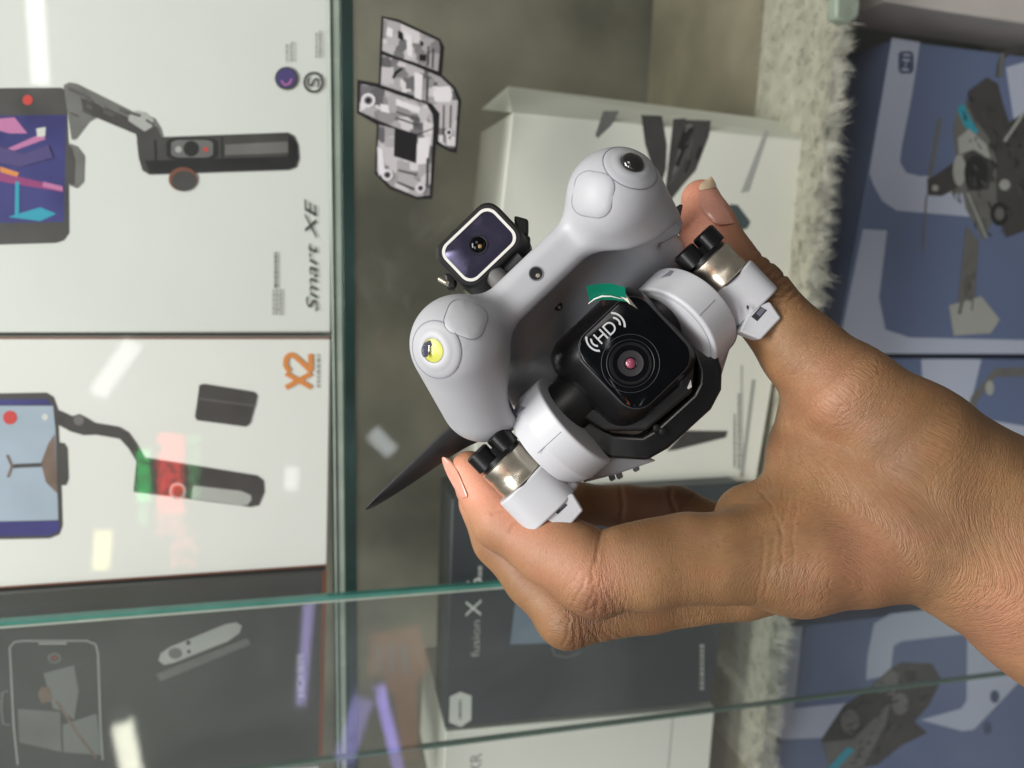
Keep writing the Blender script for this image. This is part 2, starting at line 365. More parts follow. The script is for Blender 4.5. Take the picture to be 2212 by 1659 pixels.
# ------------------------------------------------------------------ boxes and their print
def H(pts, Y): return [hit(x, y, Y) for x, y in pts]
def pbox(name, label, corners, Y, depth, m, mside=None, group=None, cat='box', bevel=.0012):
    f = H(corners, Y); c = sum(f, Vector()) / 4
    low = min(f, key=lambda v: v.z)
    t = thing(name, label, cat, (c.x, Y, low.z), group)
    mk('carton', *prism(f, Vector((0, depth, 0))), m, t, bevel=bevel)
    t['_y'] = Y
    return t
class Art:
    def __init__(s, t): s.t = t; s.Y = t['_y']; s.n = 0
    def lay(s): s.n += 1; return s.Y - .00006 - .00002 * s.n
    def poly(s, name, pts, m, thick=.000012):
        y = s.lay(); return mk(name, *prism(H(pts, y), Vector((0, thick, 0))), m, s.t)
    def disc(s, name, c, r, m, ry=None, inner=0):
        ry = ry or r; y = s.lay()
        pts = [(c[0] + r * math.cos(a), c[1] + ry * math.sin(a)) for a in [2 * PI * k / 32 for k in range(32)]]
        if not inner: return mk(name, *prism(H(pts, y), Vector((0, .000012, 0))), m, s.t)
        pin = [(c[0] + (x - c[0]) * inner, c[1] + (v - c[1]) * inner) for x, v in pts]
        a, b = H(pts, y), H(pin, y)
        return mk(name, a + b, [[k, (k + 1) % 32, 32 + (k + 1) % 32, 32 + k] for k in range(32)], m, s.t)
    def line(s, name, pts, w, m, smooth=False):
        if smooth:
            q = [pts[0]] + list(pts) + [pts[-1]]; o = []
            for i in range(1, len(q) - 2):
                for k in range(6):
                    u = k / 6; a, b, c, d = q[i - 1], q[i], q[i + 1], q[i + 2]
                    o.append(tuple(.5 * (2 * b[j] + (c[j] - a[j]) * u + (2 * a[j] - 5 * b[j] + 4 * c[j] - d[j]) * u * u + (3 * b[j] - a[j] - 3 * c[j] + d[j]) * u ** 3) for j in (0, 1)))
            pts = o + [q[-1]]
        y = s.lay(); V = []; F = []
        q = H(pts, y); w *= K * s.Y * 1.05
        for i, p in enumerate(q):
            d = (q[min(i + 1, len(q) - 1)] - q[max(i - 1, 0)]).normalized(); nn = Vector((-d.z, 0, d.x))
            V += [p + nn * w / 2, p - nn * w / 2]
        for i in range(len(q) - 1): F.append([2 * i, 2 * i + 1, 2 * i + 3, 2 * i + 2])
        return mk(name, V, F, m, s.t)
    def text(s, name, txt, c, plen, m, shear=0, ph=None):
        y = s.lay(); p = hit(c[0], c[1], y); a = hit(c[0], c[1] - plen / 2, y); b = hit(c[0], c[1] + plen / 2, y)
        h = None
        if ph: h = (hit(c[0] - ph / 2, c[1], y) - hit(c[0] + ph / 2, c[1], y)).length
        return text_obj(name, txt, p, Vector((1, 0, 0)), Vector((0, 0, 1)), (a - b).length, m, s.t, shear, h)
    def detail(s, name, pts, n, mats, size=9, ang=0, jit=.5):
        "small tonal patches of a printed photograph, kept inside an outline"
        def ins(x, y):
            c = False
            for (x0, y0), (x1, y1) in zip(pts, pts[1:] + pts[:1]):
                if (y0 > y) != (y1 > y) and x < (x1 - x0) * (y - y0) / (y1 - y0) + x0: c = not c
            return c
        xs = [p[0] for p in pts]; ys = [p[1] for p in pts]
        for m_ in mats:
            y = s.lay(); V = []; F = []; k = 0
            while k < n:
                cx, cy = random.uniform(min(xs), max(xs)), random.uniform(min(ys), max(ys)); k += 1
                l, w, a = size * random.uniform(.6, 2.2), size * random.uniform(.15, .5), ang + random.gauss(0, jit)
                q = [(cx + i * l * math.cos(a) - j * w * math.sin(a), cy + i * l * math.sin(a) + j * w * math.cos(a)) for i, j in ((-.5, -.5), (.5, -.4), (.45, .5), (-.4, .4))]
                if not all(ins(*p) for p in q): continue
                b = len(V); y -= .0000001; V += H(q, y); F.append([b, b + 1, b + 2, b + 3])
            if V: mk(name, V, F, m_, s.t, recalc=False, kind='stuff')
    def lines(s, name, x, y0, y1, w, m, gap=3):
        "a row of tiny unreadable print"
        y = y0
        while y < y1:
            l = random.uniform(4, 11)
            s.poly(name, [(x, y), (x + w, y), (x + w, min(y + l, y1)), (x, min(y + l, y1))], m); s.n -= 1
            y += l + gap
        s.n += 1

Y1 = .4685
def z1(x, y): return (x * .3472, y * .3472)          # picture zooms used while measuring
# --- gimbal box
t = pbox('gimbal_box', 'grey-white box printed with a black phone gimbal and a purple phone screen', [(-160, -14), (723, -6), (716, 719), (-160, 719)], Y1, .075, M['card_a'])
A = Art(t)
A.poly('printed_phone', [z1(*p) for p in ((-90, 548), (380, 545), (412, 560), (428, 900), (432, 1450), (400, 1495), (350, 1512), (-90, 1525))], M['pdark'])
A.poly('printed_screen', [z1(*p) for p in ((-90, 720), (412, 715), (398, 1380), (-90, 1388))], M['pnavy'])
A.poly('screen_shape', [z1(*p) for p in ((-90, 745), (90, 730), (170, 830), (60, 830), (-90, 790))], M['ppink'])
A.poly('screen_shape', [z1(*p) for p in ((0, 945), (250, 835), (285, 865), (10, 965))], M['ppink'])
A.poly('screen_shape', [z1(*p) for p in ((-90, 1060), (60, 1085), (390, 1165), (395, 1195), (60, 1140), (-90, 1110))], M['pmag'])
A.poly('screen_shape', [z1(*p) for p in ((0, 1035), (120, 1075), (105, 1100), (0, 1070))], M['porange'])
A.poly('screen_shape', [z1(*p) for p in ((50, 1350), (250, 1290), (350, 1330), (250, 1375))], M['pcyan'])
A.poly('screen_shape', [z1(*p) for p in ((225, 800), (285, 790), (280, 850), (232, 850))], M['pwhite'])
A.poly('screen_shape', [z1(*p) for p in ((270, 1130), (390, 1160), (390, 1190), (265, 1160))], M['ppink'])
A.poly('screen_shape', [z1(*p) for p in ((95, 1130), (120, 1130), (118, 1340), (92, 1340))], M['pcyan'])
A.disc('printed_red_dot', z1(172, 622), 11, M['pred'])
A.poly('printed_knob', [z1(*p) for p in ((425, 890), (480, 910), (525, 970), (520, 1130), (480, 1172), (425, 1150))], M['pmid'])
A.poly('printed_knob_shade', [z1(*p) for p in ((425, 900), (450, 920), (470, 1000), (465, 1150), (425, 1140))], M['pdark'])
A.poly('printed_gimbal_arm', [z1(*p) for p in ((395, 530), (430, 512), (475, 520), (820, 692), (960, 735), (1000, 800), (1015, 860), (858, 890), (845, 835), (600, 732), (555, 755), (470, 865), (445, 870))], M['pmid'])
A.poly('printed_gimbal_arm', [z1(*p) for p in ((500, 600), (830, 745), (980, 790), (1005, 855), (860, 885), (845, 835), (600, 732), (520, 700))], M['pdark'])
A.poly('printed_joint', [z1(*p) for p in ((800, 705), (850, 688), (900, 700), (955, 745), (945, 790), (900, 818), (800, 752))], M['plight'])
A.poly('printed_grip', [z1(*p) for p in ((850, 870), (1020, 852), (1790, 824), (1830, 845), (1855, 900), (1862, 985), (1845, 1040), (1800, 1058), (930, 1087), (885, 1060), (862, 980))], M['pdark'])
A.poly('printed_grip_sheen', [z1(*p) for p in ((1400, 900), (1790, 880), (1795, 950), (1400, 965))], M['pmid'])
A.poly('printed_grip_dark', [z1(*p) for p in ((1795, 840), (1845, 880), (1855, 985), (1830, 1040), (1790, 1045))], M['blackm'])
A.poly('printed_grip_shade', [z1(*p) for p in ((900, 1000), (1790, 972), (1790, 1050), (930, 1080))], M['blackm'])
A.line('printed_grip_ring', [z1(1380, 845), z1(1385, 1065)], 3, M['blackm']); A.line('printed_grip_ring', [z1(965, 870), z1(972, 1080)], 4, M['blackm'])
A.detail('printed_arm_tone', [z1(*p) for p in ((395, 530), (475, 520), (820, 692), (960, 735), (1015, 860), (845, 835), (600, 732), (470, 865))], 30, [M['pmid'], M['ptone']], 20, .45, .1)
A.poly('screen_shape', [z1(*p) for p in ((-90, 880), (150, 960), (300, 900), (330, 980), (120, 1040), (-90, 990))], M['ppurple'])
A.poly('printed_control_panel', [z1(x * 160 + 1195, y * 68 + 925) for x, y in rrect(1, 1, .45)], M['blackm'])
A.poly('printed_control_panel', [z1(x * 130 + 1195, y * 55 + 925) for x, y in rrect(1, 1, .45)], M['pmid'])
A.disc('printed_stick', z1(1190, 925), 17, M['blackm']); A.disc('printed_button', z1(1280, 930), 5, M['pred']); A.disc('printed_button', z1(1110, 930), 7, M['plight'])
A.disc('printed_trigger', z1(1138, 1115), 31, M['brown'], 26); A.disc('printed_trigger', z1(1145, 1125), 27, M['pdark'], 22)
A.disc('printed_badge', z1(1782, 487), 25, M['pdark'], 25); A.disc('printed_badge', z1(1780, 485), 21, M['ppurple'], 21)
A.line('printed_badge_mark', [z1(1750, 500), z1(1770, 530), z1(1800, 520), z1(1815, 490)], 3, M['ppink'])
A.disc('printed_badge_ring', z1(1950, 512), 22, M['pdark'], 23, .78)
A.text('printed_lettering', 'S', z1(1950, 512), 20, M['pdark'], ph=26)
A.text('printed_lettering', 'Smart XE', (672, 553), 242, M['pdark'], .32, 25)
for x in (588, 596, 604): A.lines('printed_small_text', x, 625, 680, 4.5, M['ptext2'], 2)
A.lines('printed_small_text', 592, 545, 622, 6, M['ptext'], 2)
for x, a, b in ((617, 95, 135), (628, 90, 132), (681, 70, 125), (689, 66, 122)): A.lines('printed_small_text', x, a, b, 4, M['ptext2'], 2)

# --- XR box
t = pbox('gimbal_box', 'warm white box with an orange logo, phone gimbal and small dark card printed', [(-160, 729), (716, 729), (708, 1222), (-160, 1282)], Y1, .075, M['card_b'])
A = Art(t)
def z2(x, y): return (x * .3472, 548.6 + y * .3472)
A.line('printed_border', [(-160, 1280), (708, 1220.5)], 4, M['brown'])
A.line('printed_border', [(-160, 730.5), (716, 730.5)], 4, M['brown'])
A.poly('printed_phone', [z2(*p) for p in ((-200, 870), (290, 862), (335, 890), (360, 960), (385, 1500), (390, 1690), (370, 1745), (310, 1770), (-200, 1780))], M['pdark'])
A.poly('printed_screen', [z2(*p) for p in ((-200, 945), (330, 945), (345, 1100), (362, 1655), (-200, 1668))], M['psky'])
A.poly('screen_bar', [z2(*p) for p in ((-200, 905), (290, 903), (325, 940), (-200, 942))], M['pnavy'])
A.poly('screen_bar', [z2(*p) for p in ((-200, 1670), (365, 1660), (372, 1720), (310, 1752), (-200, 1760))], M['pnavy'])
A.poly('screen_rock', [z2(*p) for p in ((340, 1120), (300, 1180), (255, 1300), (285, 1420), (345, 1480), (358, 1490))], M['prock'])
A.line('screen_figure', [z2(70, 1322), z2(120, 1318), z2(260, 1312)], 8, M['pdark']); A.line('screen_figure', [z2(45, 1250), z2(75, 1320), z2(50, 1390)], 5, M['prock'])
A.disc('printed_red_dot', z2(62, 1018), 15, M['pred']); A.disc('printed_dot', z2(280, 1015), 7, M['pwhite'])
A.poly('printed_clamp', [z2(*p) for p in ((362, 1172), (400, 1178), (418, 1210), (425, 1400), (410, 1438), (375, 1440))], M['pdark'])
A.poly('printed_gimbal_arm', [z2(*p) for p in ((350, 965), (450, 1010), (490, 995), (540, 1020), (590, 1050), (740, 1075), (800, 1110), (850, 1180), (905, 1280), (845, 1285), (800, 1210), (745, 1150), (600, 1125), (520, 1128), (440, 1105), (355, 1060))], M['pdark'])
A.disc('printed_joint', z2(490, 1035), 11, M['pmid'])
A.poly('printed_grip', [z2(*p) for p in ((850, 1265), (940, 1272), (1600, 1378), (1640, 1410), (1645, 1480), (1610, 1565), (1560, 1575), (830, 1480))], M['pdark'])
A.poly('printed_grip_panel', [z2(*p) for p in ((1200, 1440), (1500, 1475), (1560, 1500), (1565, 1530), (1540, 1562), (1500, 1565), (1190, 1522))], M['plight'])
A.disc('printed_stick', z2(1105, 1475), 18, M['plight']); A.detail('printed_card_tone', [z2(*p) for p in ((1240, 815), (1580, 858), (1555, 1055), (1225, 1035))], 20, [M['blackm'], M['ptone']], 16, .15, .1); A.disc('printed_stick', z2(1105, 1475), 13, M['brown'])
A.poly('printed_card', [z2(*p) for p in ((1240, 815), (1270, 808), (1580, 858), (1600, 880), (1590, 930), (1555, 1055), (1530, 1075), (1225, 1035), (1212, 1010), (1225, 930))], M['pdark'])
A.line('printed_card_edge', [z2(1235, 900), z2(1590, 945)], 2, M['pmid'])
# XR logo: rounded strokes
def Z(*p): return [z2(*q) for q in p]
for pts in (Z((1778, 832), (1938, 742)), Z((1938, 832), (1778, 742)), Z((1806, 728), (1780, 700), (1782, 650), (1812, 628), (1850, 650), (1932, 728)), Z((1932, 730), (1932, 622))):
    A.line('printed_logo_stroke', pts, 10, M['porange'], True)
A.lines('printed_small_text', 684, 765, 838, 5, M['ptext2'], 3)

# --- dark box
t = pbox('phone_box', 'dark grey glossy box with a white phone outline behind the front pane', [(-160, 1290), (704, 1231), (694, 1648), (-160, 1720)], Y1, .075, M['card_dark'])
A = Art(t)
def z3(x, y): return (x * .3472, 1083 + y * .3472)
A.line('printed_border', [(701, 1232), (692, 1648)], 9, M['brown'])
A.line('printed_phone_outline', [z3(*p) for p in ((110, 1640), (85, 1400), (65, 1000), (60, 910), (90, 875), (150, 868), (540, 868), (595, 890), (610, 950), (625, 1400), (640, 1610))], 3.2, M['ptext2'])
A.line('printed_phone_slot', [z3(240, 885), z3(415, 884)], 4, M['plight'])
A.disc('printed_camera_ring', z3(338, 975), 14, M['ptext'], 11, .75); A.disc('printed_red_dot', z3(338, 973), 7, M['brown'], 5)
A.poly('printed_figure', [z3(*p) for p in ((270, 1070), (460, 1020), (490, 1180), (460, 1360), (380, 1300), (330, 1290), (300, 1180))], M['ptext'])
A.poly('printed_figure', [z3(*p) for p in ((110, 1290), (375, 1310), (385, 1560), (120, 1500))], M['pmid'])
A.poly('printed_figure', [z3(*p) for p in ((390, 1390), (600, 1320), (635, 1580), (395, 1560))], M['ptext'])
A.poly('printed_figure', [z3(*p) for p in ((260, 1150), (310, 1160), (330, 1240), (260, 1260), (235, 1200))], M['prock'])
A.line('printed_stick_line', [z3(350, 1240), z3(480, 1440), z3(600, 1600)], 5, M['prock'])
A.line('printed_bracket', [z3(50, 1180), z3(15, 1190), z3(8, 1290), z3(20, 1385), z3(60, 1390)], 4, M['ptext'])
cx = [(985, 990), (1000, 945), (1060, 905), (1400, 765), (1470, 752), (1505, 775), (1490, 820), (1420, 870), (1080, 1005), (1020, 1018)]
A.poly('printed_handle', [z3(*p) for p in cx], M['plight']); A.disc('printed_handle_pad', z3(1090, 945), 15, M['pmid'], 12)
A.disc('printed_handle_mark', z3(1172, 880), 5, M['pdark']); A.disc('printed_handle_mark', z3(1175, 935), 4, M['pdark'])
A.poly('printed_gimbal_body', [z3(*p) for p in ((970, 1075), (1540, 850), (1560, 890), (1000, 1120))], M['pmid'])

A.text('printed_lettering', 'HOHEM', z3(1868, 1085), 90, M['plight'], 0, 16)
# --- white box end at the bottom, under the dark one
t = pbox('white_box', 'white box corner below the dark phone box at the left bottom', [(-160, 1728), (692, 1656), (690, 1760), (-160, 1760)], Y1, .075, M['card_b'])

# --- ivory drone box standing on the fur
yw = Y2
t = pbox('drone_box', 'ivory drone box with an open lid flap standing behind the drone', [(1106, 243), (1757, 303), (1634, 1040), (1016, 1058)], yw, .10, M['card_c'])
A = Art(t)
def slab(name, pts, m):
    f = [hit(x, y, Y) for x, y, Y in pts]; n = (f[1] - f[0]).cross(f[2] - f[0]).normalized() * .0006
    mk(name, *prism(f, n), m, t)
slab('lid_flap', [(1097, 186, yw + .035), (1700, 262, yw + .035), (1757, 303, yw + .0004), (1106, 243, yw + .0004)], M['card_side'])
slab('lid_tuck', [(1040, 236, yw + .09), (1097, 187, yw + .036), (1106, 243, yw + .002)], M['card_side'])
def z5(x, y): return (1444 + x * .3472, y * .3472)
def z4(x, y): return (713 + x * .3472, y * .3472)
A.poly('printed_blade', [z4(*p) for p in ((1700, 690), (1800, 690), (1750, 780), (1665, 860), (1650, 840))], M['pmid'])
A.poly('printed_leg', [z4(*p) for p in ((1935, 715), (2065, 720), (2095, 900), (2090, 1050), (2050, 1180), (1960, 900))], M['pdark'])
A.poly('printed_leg', [z5(*p) for p in ((30, 740), (110, 735), (60, 1000), (20, 1180), (-20, 1180))], M['pdark'])
A.poly('printed_arm', [z5(*p) for p in ((95, 745), (265, 750), (250, 850), (170, 1060), (90, 1150), (20, 1240), (-40, 1240), (20, 1050))], M['pdark'])
A.poly('printed_arm_sheen', [z5(*p) for p in ((100, 780), (150, 770), (60, 1050), (20, 1100))], M['pmid'])
A.detail('printed_arm_tone', [z5(*p) for p in ((95, 745), (265, 750), (250, 850), (170, 1060), (-40, 1240), (20, 1050))], 30, [M['blackm'], M['ptone']], 26, 1.9, .08)
A.poly('printed_antenna', [z5(*p) for p in ((600, 810), (625, 815), (500, 1190), (450, 1200))], M['plight'])
A.poly('printed_prop', [z5(*p) for p in ((380, 1270), (430, 1275), (510, 1380), (490, 1420), (420, 1440), (370, 1360))], mat('print_bluegrey', rgb(70, 82, 84), .5))
A.poly('printed_blade', [(1440, 975), (1480, 930), (1572, 931), (1568, 945), (1460, 972)], M['pdark'])
A.lines('printed_small_text', 1585, 895, 1010, 4, M['ptext'], 2)
A.lines('printed_small_text', 1600, 790, 1020, 4, M['ptext2'], 2); A.lines('printed_small_text', 1594, 850, 1015, 4, M['ptext'], 2)
A.line('printed_rule', [(1628, 820), (1602, 1030)], 9, M['ptext2'])

# --- charcoal box and the pale box beneath it
yb = .49
t = pbox('accessory_box', 'charcoal box with white X lettering leaning behind the fingers', [(976, 1078), (1598, 1043), (1538, 1517), (961, 1575)], yb, .05, M['card_black'])
A = Art(t)
def z6(x, y): return (713 + x * .3472, 1083 + y * .3472)
A.text('printed_lettering', 'X', z6(892, 665), 36, M['pwhite'], 0, 33)
A.text('printed_lettering', '6', z6(898, 510), 22, M['pwhite'], 0, 33)
A.text('printed_lettering', 'fusion', z6(905, 855), 78, M['plight'], 0, 18)
A.lines('printed_small_text', 1033, 1223, 1248, 8, M['plight'], 2)
A.poly('printed_label', [z6(*p) for p in ((745, 1215), (810, 1185), (880, 1210), (878, 1360), (815, 1405), (740, 1375))], M['pwhite'])
A.lines('printed_label_text', 991, 1512, 1554, 6, M['ptext'], 2)
A.poly('printed_panel', [z6(*p) for p in ((1150, 640), (1500, 700), (1400, 880), (1120, 890))], mat('print_dusty_blue', rgb(118, 132, 150), .5, var=.1))
A.line('printed_lens_arc', [z6(1380, 910), z6(1400, 960), z6(1480, 970), z6(1560, 940)], 4, M['pmid'])
A.lines('printed_text', 1512, 1392, 1490, 9, M['plight'], 3)
t = pbox('pale_box', 'pale ivory box below the charcoal box at the bottom edge', [(962, 1582), (1545, 1528), (1520, 1800), (950, 1800)], yb + .004, .12, M['card_c'])
A = Art(t)
A.text('printed_lettering', 'XR', (1028, 1650), 44, M['ptext'], 0, 24)
A.line('printed_rule', [(1454, 1545), (1440, 1700)], 3, M['ptext2'])

# --- blue drone boxes on the case floor
yl = .525
def blue_box(label, c, topw):
    t = pbox('blue_drone_box', label, c, yl, .06, M['blue'], group='blue drone boxes on the lowest tier')
    return t
t = blue_box('blue box with a grey drone and cyan stripe printed, right upper corner', [(1928, 85), (2330, 135), (2330, 768), (1806, 764)], [(1826, 100), (1930, 85), (1808, 764), (1752, 764)])
A = Art(t)
A.poly('printed_stripe', [z5(*p) for p in ((1390, 235), (1565, 262), (1515, 590), (1450, 920), (1440, 1010), (1480, 1075), (1560, 1095), (1690, 1095), (2212, 1190), (2212, 1390), (1840, 1345), (1420, 1310), (1330, 1250), (1275, 1150), (1250, 1080))], M['pale'])
A.poly('printed_stripe', [z5(*p) for p in ((1210, 1425), (1360, 1435), (1310, 1850), (1350, 2050), (1500, 2100), (2400, 2120), (2400, 2200), (1050, 2200))], M['pale'])
A.poly('printed_panel', [z5(*p) for p in ((2100, 420), (2400, 330), (2400, 700), (2150, 760))], M['pale'])
A.poly('printed_emblem', [z5(x * 48 + 1478, y * 70 + 388) for x, y in rrect(1, 1, .5)], M['blue_side'])
A.text('printed_emblem_mark', 'HI', z5(1478, 388), 36, M['pale'], 0, 16)
A.poly('printed_drone_body', [z5(*p) for p in ((1860, 570), (1980, 480), (2050, 520), (2080, 640), (2120, 760), (2212, 700), (2330, 700), (2330, 1400), (2180, 1450), (2100, 1480), (2060, 1380), (2020, 1100), (1960, 860), (1880, 690))], M['pdark'])
A.poly('printed_drone_shell', [z5(*p) for p in ((1795, 680), (1860, 640), (1900, 740), (1990, 850), (2040, 1000), (2040, 1300), (1960, 1500), (1850, 1300), (1830, 1200), (1760, 1210), (1790, 980), (1770, 800))], M['pmid'])
A.poly('printed_cyan_stripe', [z5(*p) for p in ((1795, 680), (1835, 640), (1870, 720), (1930, 820), (1890, 845), (1840, 780))], M['pcyan'])
A.poly('printed_motor', [z5(*p) for p in ((1850, 930), (1990, 950), (2030, 1050), (1990, 1180), (1860, 1190), (1830, 1060))], M['pdark'])
A.poly('printed_arm', [z5(*p) for p in ((1610, 1110), (1660, 1090), (1790, 1000), (1800, 1170), (1700, 1220), (1610, 1215))], M['pdark'])
A.disc('printed_bolt', z5(1660, 1170), 7, M['plight']); A.disc('printed_bolt', z5(2092, 1150), 12, M['plight']); A.disc('printed_hub', z5(1810, 1060), 14, M['plight'], 34)
A.line('printed_rotor', [z5(1690, 735), z5(1660, 900), z5(1625, 1100)], 10, M['pmid']); A.line('printed_rotor', [z5(1605, 1215), z5(1580, 1570)], 5, M['pmid'])
A.poly('printed_leg', [z5(*p) for p in ((1850, 1400), (1930, 1500), (1900, 1960), (1790, 1960))], M['pmid'])
A.poly('printed_foot', [(2050, 660), (2120, 640), (2160, 690), (2140, 720), (2060, 725)], M['plight'])
A.line('printed_rotor', [z5(2330, 300), z5(2100, 330), z5(2050, 480)], 14, M['pdark'], True); A.disc('printed_motor', z5(1915, 1075), 26, M['blackm'], 38); A.disc('printed_lens', z5(2060, 1330), 20, M['blackm'], 26); A.disc('printed_lens', z5(2060, 1330), 10, M['pmid'], 14)
A.poly('printed_shell_light', [z5(*p) for p in ((1800, 860), (1870, 800), (1980, 900), (2010, 1000), (1900, 930), (1810, 960))], M['plight'])
dr = [z5(*p) for p in ((1795, 680), (1860, 570), (1980, 480), (2050, 520), (2120, 760), (2330, 700), (2330, 1400), (2100, 1480), (1960, 1500), (1760, 1210), (1790, 980))]
A.detail('printed_drone_tone', dr, 60, [M['ptone'], M['blackm']], 11, 1.2, .4)
A.detail('printed_leg_tone', [z5(*p) for p in ((1850, 1400), (1930, 1500), (1900, 1960), (1790, 1960))], 20, [M['ptone'], M['pmid']], 18, 1.7, .1)
A.line('printed_arm', [z5(2212, 700), z5(2090, 880)], 8, M['plight']); A.line('printed_arm', [z5(1860, 1200), z5(1980, 1480)], 5, M['plight']); A.line('printed_arm', [z5(2060, 480), z5(2080, 330)], 12, M['pmid'])
t = blue_box('blue box behind the thumb base showing part of a grey rotor arm', [(1806, 774), (2330, 776), (2330, 1290), (1742, 1290)], [(1752, 774), (1808, 774), (1744, 1290), (1700, 1290)])
A = Art(t)
A.poly('printed_stripe', [(1990, 776), (2120, 776), (2090, 900), (2330, 940), (2330, 1040), (2000, 960)], M['pale'])
A.poly('printed_stripe', [(1770, 1120), (1990, 1150), (1960, 1290), (1742, 1290)], M['pale'])
A.line('printed_arm', [(2330, 800), (2150, 805), (2105, 860), (2080, 940)], 24, M['pmid']); A.disc('printed_bolt', (2138, 838), 9, M['plight'], 16)
t = blue_box('blue box with a dark drone printed, lowest right under the wrist', [(1742, 1352), (2330, 1285), (2330, 1800), (1640, 1800)], [(1690, 1357), (1742, 1352), (1640, 1800), (1600, 1800)])
A = Art(t)
def z7(x, y): return (1444 + x * .3472, 1083 + y * .3472)
A.poly('printed_stripe', [z7(*p) for p in ((720, 790), (835, 775), (780, 1290), (1250, 1240), (1010, 1470), (700, 1480), (620, 1400), (620, 1280))], M['pale'])
A.poly('printed_panel', [z7(*p) for p in ((1280, 760), (1380, 700), (2212, 610), (2300, 1000), (1900, 1420), (1830, 1430), (1570, 1360), (1820, 1290), (1855, 1240), (1860, 830), (1800, 830), (1450, 870), (1400, 900), (1380, 1080), (1230, 1110), (1240, 950))], M['pale'])
A.poly('printed_panel', [z7(*p) for p in ((560, 1590), (690, 1590), (680, 1700), (540, 1700))], M['pale'])
A.poly('printed_drone_body', [z7(*p) for p in ((950, 1480), (1090, 1270), (1240, 1170), (1380, 1040), (1450, 1000), (1640, 1010), (1700, 1110), (1620, 1270), (1530, 1370), (1610, 1440), (1450, 1520), (1300, 1640), (1010, 1700))], M['pdark'])
A.poly('printed_drone_shell', [z7(*p) for p in ((1260, 1160), (1390, 1050), (1440, 1080), (1400, 1210), (1310, 1190))], M['pmid'])
A.poly('printed_drone_shell', [z7(*p) for p in ((960, 1500), (1150, 1480), (1300, 1330), (1380, 1250), (1350, 1390), (1210, 1650), (1010, 1700))], M['pmid'])
A.disc('printed_motor', z7(1440, 1260), 18, M['pmid'], 24); A.disc('printed_motor', z7(1130, 1370), 20, M['pmid'], 26)
A.disc('printed_motor', z7(1290, 1290), 14, M['pdark'], 20); A.detail('printed_drone_tone', [z7(*p) for p in ((950, 1480), (1090, 1270), (1240, 1170), (1450, 1000), (1640, 1010), (1700, 1110), (1530, 1370), (1610, 1440), (1300, 1640), (1010, 1700))], 60, [M['ptone'], M['blackm']], 11, -.7, .4); A.disc('printed_lens', z7(1510, 1090), 12, M['blackm'], 14)
A.poly('printed_cyan_stripe', [z7(*p) for p in ((1000, 1650), (1110, 1530), (1160, 1540), (1040, 1680), (1000, 1700))], M['pcyan'])
A.disc('printed_button', z7(2030, 1215), 10, M['blue_side'], 14); A.disc('printed_button', z7(1985, 1410), 9, M['blue_side'], 14)
# white box at the right upper corner and a post
t = pbox('pale_box', 'pinkish white box edge at the right upper corner above the blue box', [(1905, -60), (2330, -60), (2330, 70), (1912, 4)], .50, .06, mat('pinkish_card', rgb(206, 196, 192), .5, var=.02))
o = mk('shelf_bracket', *prism(H([(1808, -30), (1862, -30), (1858, 36), (1838, 52), (1806, 40)], .468), Vector((0, .01, 0))), M['post'], bevel=.002)
tag(o, 'pale green shelf bracket at the upper end of the fur mat', 'bracket')

# --- fur mat on the lower shelf
root = thing('fur_mat', 'cream shaggy fur mat covering the lower shelf under the ivory box', 'mat', (0, YS2, zs2))
mk('backing', *boxV(-.42, .5, YS2 - .003, YS2 + .09, zs2 - .0018, zs2 - .001), M['furbase'], root, bevel=.001)
rng = np.random.default_rng(3)
nc, ns = 4600, 20
ed = np.arange(nc) < 2700
cx_ = rng.uniform(-.42, .5, nc); cy_ = YS2 - .005 + np.where(ed, rng.random(nc) * .010, .01 + .09 * rng.random(nc) ** 1.5)
an = rng.uniform(0, 2 * PI, nc); le = rng.uniform(.3, 1.1, nc); Lc = np.where(ed, rng.uniform(.006, .014, nc), rng.uniform(.003, .006, nc)); zc = np.where(ed, rng.uniform(-.9, .25, nc), .5)
rp_ = lambda q: np.repeat(q, ns)
N_ = nc * ns; x = rp_(cx_) + rng.normal(size=N_) * .0017; y = rp_(cy_) + rng.normal(size=N_) * .0012; L_ = rp_(Lc) * rng.uniform(.6, 1.15, N_)
dx = np.cos(rp_(an)) * rp_(le) * L_ * .7 + rng.normal(size=N_) * .0012
dy = -np.abs(np.sin(rp_(an))) * rp_(le) * L_ * .6 - np.where(rp_(ed), .004, 0) + rng.normal(size=N_) * .0008
dz = L_ * (rp_(zc) + rng.normal(size=N_) * .15); w = .00013; z0 = np.full(N_, zs2 - .0015)
V = np.stack([np.stack([x - w, y, z0], 1), np.stack([x + w, y, z0], 1), np.stack([x + dx * .45 + w * .8, y + dy * .6, z0 + dz * .65], 1), np.stack([x + dx * .45 - w * .8, y + dy * .6, z0 + dz * .65], 1), np.stack([x + dx + w * .2, y + dy, z0 + dz], 1), np.stack([x + dx - w * .2, y + dy, z0 + dz], 1)], 1).reshape(-1, 3)
k6 = np.arange(N_)[:, None] * 6
F = np.concatenate([k6 + np.array([[0, 1, 2, 3]]), k6 + np.array([[3, 2, 4, 5]])])
mk_np('pile', V, F, M['fur'], root, 'stuff')

